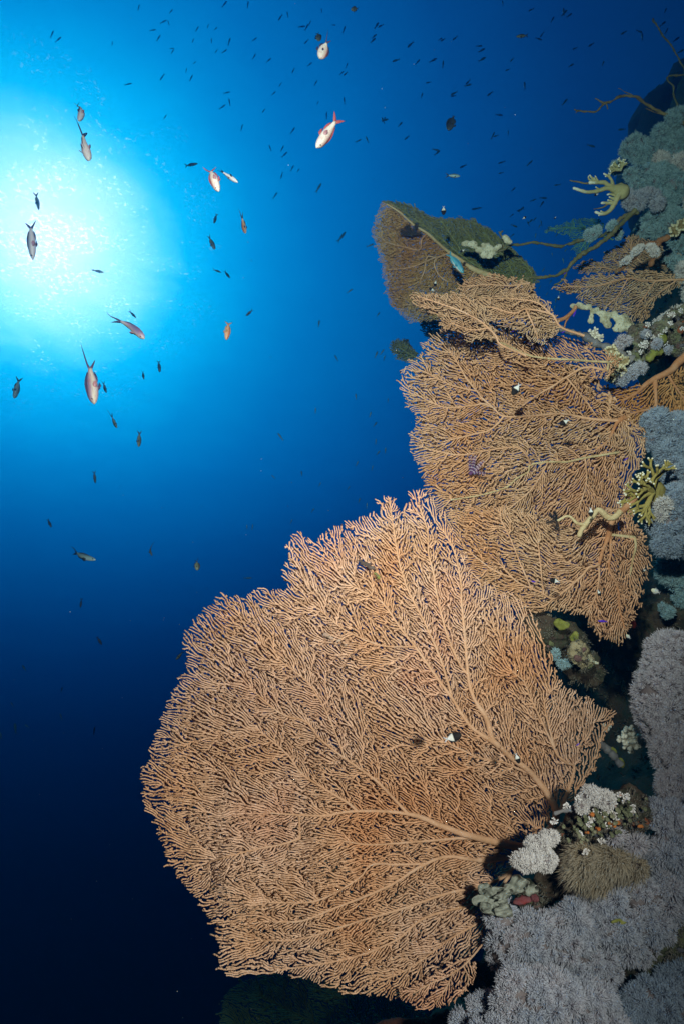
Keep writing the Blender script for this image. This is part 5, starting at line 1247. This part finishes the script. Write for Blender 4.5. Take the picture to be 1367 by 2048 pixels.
# label, head (u, v, depth), tail root (u, v, depth), roll, options
FISH = [
 ('white and pink fish with a red forked tail, brightest of all', (633, 296, 1.85), (668, 247, 1.95), 0, dict(AN, spread=.20, tl=.24, wid=.13)),
 ('pinkish white fish with a dark trailing tail near the top middle', (640, 117, 2.0), (651, 90, 2.1), 0, dict(mat=ANTHIAS_PINK, fin=FIN_VIOLET, shape='damsel', spread=.2, tl=.25, fil=(0, .5), wid=.16)),
 ('small olive fish just above the pinkish white one', (639, 82, 2.8), (635, 67, 2.9), 0, dict(OL, shape='damsel', spread=.24, tl=.25)),
 ('tiny round olive fish at the top edge', (701, 19, 2.8), (714, 17, 2.85), 180, dict(OL, shape='damsel', fil=(.3, 0))),
 ('pale lilac fish curling its dark tail to the right, topmost by the sun', (158, 243, 1.9), (170, 208, 2.0), -25, dict(PA, bend=(0.9, 0), spread=.14, tl=.3, fil=(.35, 0), wid=.14)),
 ('pale violet fish with a wide swallow tail below the curling one', (179, 322, 1.75), (164, 274, 1.85), -70, dict(mat=ANTHIAS_PINK, fin=FIN_VIOLET, pectmat=FIN_PINK, spread=.36, tl=.36, fil=(.12, .12), wid=.14)),
 ('white and pink fish nose down with thread-like tail ends', (437, 383, 1.75), (420, 337, 1.85), 180, dict(mat=ANTHIAS_PINK, fin=FIN_RED, pectmat=FIN_PINK, spread=.22, tl=.26, fil=(.25, .0), wid=.14)),
 ('slim black and white fish swimming down right beside the pink one', (476, 365, 1.9), (447, 345, 2.0), -60, dict(mat=ANTHIAS_PALE, fin=FIN_DARK, shape='slim', spread=.12, tl=.3)),
 ('dark blue fish silhouette level with the slim black and white one', (396, 327, 3.2), (374, 331, 3.2), 0, dict(DK, shape='slim', bend=(.5, 0))),
 ('teal fish silhouette nose down in the glare', (78, 420, 2.4), (73, 392, 2.4), 0, dict(mat=BLUE_GREY, fin=FIN_DARK, shape='slim')),
 ('long pale fish hanging nose down in front of the sun', (66, 520, 1.6), (62, 453, 1.6), 180, dict(PA, shape='slim', spread=.16, tl=.22, fil=(.0, .14), wid=.12)),
 ('small teal fish swimming right below the sun', (208, 545, 2.9), (190, 541, 2.9), 0, dict(mat=BLUE_GREY, fin=FIN_DARK, shape='slim', spread=.12, fil=(.2, 0))),
 ('blue fish silhouette alone right of the sun glow', (428, 447, 3.4), (433, 431, 3.4), 0, dict(DK)),
 ('brown fish with a thin tail bent left, right of the blue silhouette', (491, 467, 2.6), (486, 443, 2.7), 180, dict(mat=ANTHIAS_ORANGE, fin=FIN_DARK, bend=(.7, 0), fil=(.3, 0), spread=.12)),
 ('greenish fish nose down below the blue silhouette', (430, 499, 2.9), (421, 479, 3.0), 0, dict(OL, spread=.12)),
 ('left of two small dark fish side by side under the glow', (443, 545, 3.3), (430, 540, 3.3), 0, dict(DK, shape='slim', fil=(.2, 0))),
 ('right of two small dark fish side by side under the glow', (460, 556, 3.2), (451, 544, 3.2), 0, dict(DK)),
 ('violet fish twisting with a long streaming tail', (289, 677, 1.55), (251, 640, 1.65), 60, dict(LI, bend=(-.28, .12), spread=.15, tl=.30, fil=(.15, .0), wid=.12)),
 ('small blue fish just right of the twisting violet one', (273, 636, 3.2), (261, 624, 3.2), 0, dict(DK, shape='slim')),
 ('big violet and cream fish nose down with one very long tail thread', (188, 808, 1.35), (181, 736, 1.45), 170, dict(LI, spread=.16, tl=.20, fil=(.55, .12), wid=.14)),
 ('small blue fish right beside the big violet and cream one', (213, 786, 3.0), (208, 769, 3.0), 180, dict(DK, fil=(.25, 0))),
 ('small dark fish lower of two between sun and open blue', (288, 759, 3.2), (286, 745, 3.2), 180, dict(DK, fil=(.25, 0))),
 ('small dark fish upper of two between sun and open blue', (320, 745, 3.0), (318, 725, 3.0), 0, dict(DK)),
 ('green-backed fish with a forked tail near the left edge', (29, 797, 2.3), (37, 764, 2.4), 0, dict(mat=BLUE_GREY, fin=FIN_DARK, spread=.2, tl=.28, wid=.13)),
 ('dark brown fish turning, tail thread to the left, below the violet one', (234, 856, 2.8), (227, 840, 2.9), 180, dict(OL, bend=(1.2, 0), fil=(.5, 0), wid=.14)),
 ('dark green fish with forked tail below the turning brown one', (278, 894, 2.6), (279, 870, 2.7), 0, dict(OL, spread=.18)),
 ('slim dark fish nose down lower in the open blue', (191, 967, 2.8), (189, 947, 2.8), 0, dict(DK, shape='slim')),
 ('orange fish nose down alone in the middle of the blue', (453, 680, 2.0), (457, 647, 2.1), 0, dict(mat=ANTHIAS_ORANGE, fin=FIN_ORANGE, spread=.22, tl=.26, wid=.12)),
 ('small dark blue fish pointing down left beside the orange one', (492, 632, 3.4), (503, 622, 3.4), 0, dict(DK)),
 ('grey-green fish swimming right with a dark raised tail, low in the blue', (192, 1120, 1.8), (148, 1108, 1.85), 15, dict(mat=BLUE_GREY, fin=FIN_DARK, shape='slim', bend=(.5, 0), spread=.16, tl=.34, fil=(.15, 0), wid=.10)),
 ('small dark fish up left of the grey-green swimming one', (103, 1055, 3.0), (97, 1041, 3.0), 0, dict(DK)),
 ('bent dark fish right of the grey-green swimming one', (305, 1112, 3.0), (296, 1094, 3.0), 60, dict(OL, shape='slim', bend=(1.2, 0))),
 ('plump dark brown fish nose down left of the huge fan', (395, 1141, 2.6), (394, 1124, 2.7), 0, dict(OL, shape='damsel', fil=(.3, 0))),
 ('dim slim fish below the grey-green swimming one', (161, 1216, 3.2), (163, 1201, 3.2), 0, dict(DK, shape='slim', bend=(.8, 0))),
 ('dim fish near the upper left rim of the huge fan', (352, 1320, 2.6), (364, 1306, 2.7), 0, dict(OL)),
 ('dim fish left of the huge fan in the dark blue', (204, 1290, 3.4), (196, 1276, 3.4), 0, dict(DK)),
 ('largest dark oval fish in the upper right blue', (895, 261, 3.0), (905, 235, 3.0), 180, dict(DK, shape='damsel', spread=.1, tl=.14)),
 ('pale blue-grey fish swimming right above the dark olive fan', (919, 352, 2.8), (896, 351, 2.8), 0, dict(mat=BLUE_GREY, fin=FIN_DARK, shape='anthias', spread=.2, tl=.3)),
 ('brownish fish swimming left near the top right', (1031, 73, 3.2), (1051, 71, 3.2), 180, dict(OL, shape='anthias')),
 ('blue wrasse with a white belly under the pale stem of the russet fan', (926, 546, 2.72), (899, 511, 2.75), 0, dict(mat=WRASSE, fin=fish_mat('blue_fin', lambda g, x, z, t: g.ramp(x, [(0, (0.06, 0.26, 0.40)), (1, (0.05, 0.22, 0.36))])), shape='anthias', spread=.14, tl=.2, wid=.09, cat='wrasse', name='wrasse')),
]
for lab, hd, tlp, roll, opt in FISH:
    opt = dict(opt); opt.setdefault('group', GA); opt.setdefault('bend', (rnd.uniform(-.4, .4), 0))
    fish(lab, hd, tlp, roll, **opt)
BI = dict(mat=BICOLOR, fin=FIN_BLACK, tailmat=FIN_WHITE, shape='damsel', spread=.2, tl=.26, wid=.14, name='damselfish', cat='damselfish', group='black and white damselfish around the fans')
PU = dict(mat=PURPLE_FISH, fin=FIN_PURPLE, shape='slim', spread=.12, tl=.2, wid=.09, name='violet_fish', cat='fish', group='violet blue little fish around the fans')
DAMSELS = [
 ('largest half black half white fish, swimming right over the huge fan', (922, 1469, 1.38), (893, 1478, 1.40), 180),
 ('half black half white fish nose down left on the broad ochre fan', (1023, 790, 1.95), (1036, 771, 1.97), 0),
 ('half black half white fish facing left beside the reef end of the ochre fan', (1119, 850, 2.0), (1134, 841, 2.0), 0),
 ('half black half white fish facing left over the lower ochre fan', (1098, 1160, 1.85), (1115, 1163, 1.86), 180),
 ('half black half white fish nose down beside the cream dead stem', (1181, 1033, 1.85), (1180, 1018, 1.86), 0),
 ('half black half white fish on the thick vein near the base of the huge fan', (1037, 1527, 1.5), (1031, 1510, 1.52), 0),
 ('half black half white fish nose down in open water above the dark olive fan', (886, 430, 2.6), (886, 415, 2.6), 0),
 ('upper of two half black half white fish on the russet fan', (868, 573, 2.6), (870, 563, 2.6), 0),
 ('lower of two half black half white fish on the russet fan', (857, 576, 2.62), (866, 581, 2.62), 0),
 ('half black half white fish right of the dark olive fan in open water', (1051, 433, 2.8), (1045, 437, 2.8), 180),
 ('half black half white fish beside the lumpy white sponge', (919, 504, 2.75), (927, 500, 2.75), 0),
 ('half black half white fish above the pale stem of the russet fan', (985, 554, 2.6), (989, 546, 2.6), 0),
 ('small half black half white fish where two ochre lobes meet', (1014, 661, 2.2), (1008, 655, 2.2), 0),
 ('small half black half white fish high on the right of the ochre fan', (1083, 693, 2.15), (1089, 686, 2.15), 0),
 ('small half black half white fish among the fine twigs below the cream stem', (1200, 1192, 1.9), (1195, 1182, 1.9), 0),
 ('half black half white fish against the dark wall right of the ochre fan', (1281, 1143, 2.0), (1289, 1140, 2.0), 180),
 ('half black half white fish under the pale fire coral arms', (1187, 391, 2.85), (1194, 388, 2.85), 180),
 ('tiny half black half white fish below the fire coral in open water', (1107, 438, 3.0), (1110, 434, 3.0), 0),
 ('tiny half black half white fish over the gap left of the white sponge', (1115, 601, 2.8), (1116, 593, 2.8), 0),
]
for lab, hd, tlp, roll in DAMSELS: fish(lab, hd, tlp, roll, **BI)
fish('white damselfish with a thin tail before the dark wall', (1301, 1179, 1.9), (1316, 1185, 1.92), 0, **dict(BI, mat=PALE_FISH, fin=FIN_WHITE))
fish('small white damselfish at the lowest tip of the ochre fan', (1251, 1269, 1.95), (1258, 1276, 1.96), 0, **dict(BI, mat=PALE_FISH, fin=FIN_WHITE))
VIOLETS = [
 ('violet blue fish swimming level below the lower ochre fan', (1194, 1242, 1.85), (1211, 1243, 1.86), 0),
 ('small violet blue fish over the lower ochre fan', (1060, 1162, 1.85), (1069, 1164, 1.85), 0),
 ('violet blue fish hanging by the orange stem of the long white sponge', (1145, 634, 2.4), (1150, 622, 2.4), 0),
 ('violet blue fish under the grey-blue log', (1119, 667, 2.25), (1128, 663, 2.25), 0),
 ('violet blue fish between the two pale fan lobes', (1020, 663, 2.2), (1030, 661, 2.2), 0),
 ('violet blue fish at the fork of the lower dead branch', (1125, 549, 2.65), (1131, 545, 2.65), 0),
 ('violet blue fish touching the yellow fire coral bush', (1247, 921, 1.95), (1254, 916, 1.95), 0),
 ('tiny blue fish below the blue-grey stick end', (1150, 1492, 1.7), (1157, 1487, 1.7), 0),
]
for lab, hd, tlp, roll in VIOLETS: fish(lab, hd, tlp, roll, **PU)
# faded far fish: one small mesh each, many far out in the water
HAZED_FISH = fish_mat('hazed_fish', lambda g, x, z, t: g.ramp(z, [(0.0, (0.05, 0.17, 0.27)), (0.8, (0.02, 0.09, 0.17))]))  # fade into the blue water is mixed into the body colour
def tiny_mesh(shape, mat, nm):
    V, F = body_mesh(shape, .09, (0, 0), seg=8)
    u_, l_ = tail_strip(0.05, .16, .25)
    V, F = merge([(V, F), strip(u_, .006, (0, 0)), strip(l_, .006, (0, 0))])
    o = mesh_obj(nm, V, F, mat); return o
PROTO = {}
def tiny(u, v, L, ang, d, kind, label, group):
    nm = 'small_fish'
    c = math.cos(R(ang)) * L / 2; s = math.sin(R(ang)) * L / 2
    hd = (u + c, v - s, d); tl_ = (u - c, v + s, d)
    cc, LL, M = orient(hd, tl_, 0 if math.cos(R(ang)) > 0 else 180)
    if kind not in PROTO:
        o = tiny_mesh(kind, HAZED_FISH, nm); PROTO[kind] = o
    else:
        o = PROTO[kind].copy(); link(o)
    o.matrix_world = M @ Matrix.Scale(LL, 4)
    tag(o, label, 'fish', group)
    return o
r_ = random.Random(5)
G1 = 'tiny fish dots far out under the surface'
L1 = 'tiny faint slim fish, one of the far scatter under the bright surface'
FAR_LEFT = [(307,60),(328,43),(395,57),(416,53),(432,57),(337,45),(318,75),(225,86),(105,67),(118,78),(345,97),(346,102),(433,102),(450,102),(423,80),(386,82),(459,82),(510,78),(509,112),(538,120),(560,36),(575,28),(496,8),(450,7),(343,22),(278,14),(605,53),(614,53),(612,84),(620,45),(668,50),(688,58),(643,20),(693,130),(684,145),(586,142),(560,170),(548,186),(632,165),(620,128),(688,200),(636,205),(527,222),(484,254),(390,125),(373,140),(383,155),(324,155),(258,168),(331,233),(459,203),(455,185),(446,213),(540,295),(570,308),(585,335),(563,352),(551,390),(597,340),(565,296),(586,260),(653,230)]
for i, (u, v) in enumerate(FAR_LEFT): tiny(u, v, r_.uniform(7, 14), r_.choice([60, 55, 70, 240, 30, 15, 100]) + r_.uniform(-15, 15), 10.0 + r_.uniform(-1.2, .9), 'slim', L1, G1)
G2 = 'small dark fish scattered in the blue at upper right'
L2 = 'small dark fish, one of the scatter in the deep blue at upper right'
FAR_RIGHT = [(748,72),(746,80),(753,50),(760,52),(819,90),(880,78),(884,80),(908,77),(958,92),(963,100),(964,118),(1013,140),(1022,120),(1082,70),(1077,78),(1104,38),(1128,25),(1126,22),(1060,20),(1004,5),(1138,30),(1180,90),(1245,66),(1278,63),(1283,72),(1330,20),(1332,61),(1325,47),(1352,78),(1361,102),(1352,146),(1346,155),(1314,173),(1241,259),(1205,126),(1148,97),(1142,130),(1048,170),(936,170),(934,165),(906,187),(905,192),(978,188),(1015,265),(985,270),(990,272),(874,305),(872,300),(998,230),(733,278),(717,281),(768,238),(765,240),(690,148),(1129,203),(1182,292),(1059,325),(1001,325),(1000,346),(924,333),(1026,378),(1066,400),(1038,420),(1042,418),(1023,430),(1055,446),(1060,442),(1068,438),(1028,452),(1112,370),(1081,445),(1024,470),(1086,396),(1083,407),(948,418),(957,416),(800,248),(812,276),(843,190),(855,165),(866,120),(885,127),(835,123),(790,121),(770,240)]
for i, (u, v) in enumerate(FAR_RIGHT): tiny(u, v, r_.uniform(9, 15), r_.choice([40, 220, 30, 60, 100, 200, 350]) + r_.uniform(-15, 15), 6.5 + r_.uniform(-1.2, 2.0), r_.choice(['slim', 'anthias', 'anthias']), L2, G2)
G3 = 'small dark fish in the blue left of the fans'
L3 = 'small dark fish, one of the loose scatter in the blue left of the fans'
MID = [(638,374,18,60),(684,472,22,60),(700,581,12,45),(638,646,12,75),(672,715,12,110),(741,490,14,20),(560,872,16,130),(631,820,10,80),(740,828,10,70),(711,792,10,90),(752,708,12,70),(764,703,12,60),(768,715,10,75),(750,848,10,60),(751,882,10,80),(756,905,10,60),(770,900,10,80),(714,926,10,70),(744,935,9,80),(697,975,8,60),(505,1053,10,80),(494,1053,8,100),(497,1156,14,10),(546,953,9,130),(603,946,9,90),(626,1020,9,50),(583,1042,9,60),(640,968,8,70),(733,1010,10,80),(718,1000,9,70),(48,1335,12,120),(24,1408,10,110),(31,1455,18,95),(122,1432,12,100),(189,1460,14,85),(54,1452,10,140),(124,1378,9,80),(2,1470,12,90),(756,628,9,50),(775,800,8,80)]
for (u, v, L, a) in MID: tiny(u, v, L, a + r_.uniform(-10, 10), 4.2 + r_.uniform(-.6, 1.0), r_.choice(['slim', 'anthias']), L3, G3)
G4 = 'small dark fish in the gap beside the reef branches'
L4 = 'tiny dark fish in the blue gap between the olive fan and the reef branches'
for (u, v) in [(1100,563),(1078,575),(1092,588),(1110,600),(1085,540),(1125,520),(1103,508),(1112,470),(1095,455),(1078,452),(1130,500),(1108,614),(1118,585),(1140,515),(1070,470)]: tiny(u, v, r_.uniform(6, 10), r_.choice([60, 80, 100, 240]), 3.9 + r_.uniform(-.3, .5), 'anthias', L4, G4)
# drifting specks
def specks():
    rs = np.random.RandomState(77); parts = []
    n = 150
    V0, F0 = sphere_grid(5, 3)
    for i in range(n):
        d = rs.uniform(0.8, 3.0); u = rs.uniform(0, 1367); v = rs.uniform(900, 2048) if rs.rand() < 0.75 else rs.uniform(0, 900)
        r = rs.uniform(0.35, 0.8) * d / FOC
        parts.append((V0 * r * rs.uniform(0.6, 1.3, 3) + np.array(P(u, v, d)), F0))
    V, F = merge(parts)
    o = mesh_obj('drifting_specks', V, F, material('marine_snow', mottled((0.25, 0.27, 0.28), (0.4, 0.4, 0.4)), 0.9, 0.1)); tag(o, kind='stuff')
specks()
# ------------------------------------------------------------------ the water's own haze
def haze_box():
    c = Vector((0, 5.0, CAM.z + 1.0))
    sx, sy, sz = 8.0, 6.5, 7.5
    v = [(c.x + i * sx, c.y + j * sy, c.z + k * sz) for i in (-1, 1) for j in (-1, 1) for k in (-1, 1)]
    f = [(0, 1, 3, 2), (4, 6, 7, 5), (0, 4, 5, 1), (2, 3, 7, 6), (0, 2, 6, 4), (1, 5, 7, 3)]
    m = bpy.data.materials.new('haze'); m.use_nodes = True
    nt = m.node_tree; nt.nodes.clear()
    vol = nt.nodes.new('ShaderNodeVolumePrincipled'); o = nt.nodes.new('ShaderNodeOutputMaterial')
    vol.inputs['Color'].default_value = (0.006, 0.15, 0.42, 1)
    vol.inputs['Absorption Color'].default_value = (0.0, 0.74, 0.9, 1)
    vol.inputs['Density'].default_value = 0.085
    vol.inputs['Anisotropy'].default_value = 0.85
    nt.links.new(vol.outputs[0], o.inputs['Volume'])
    b = mesh_obj('haze', v, f, m, smooth=False)
    tag(b, kind='stuff')
haze_box()
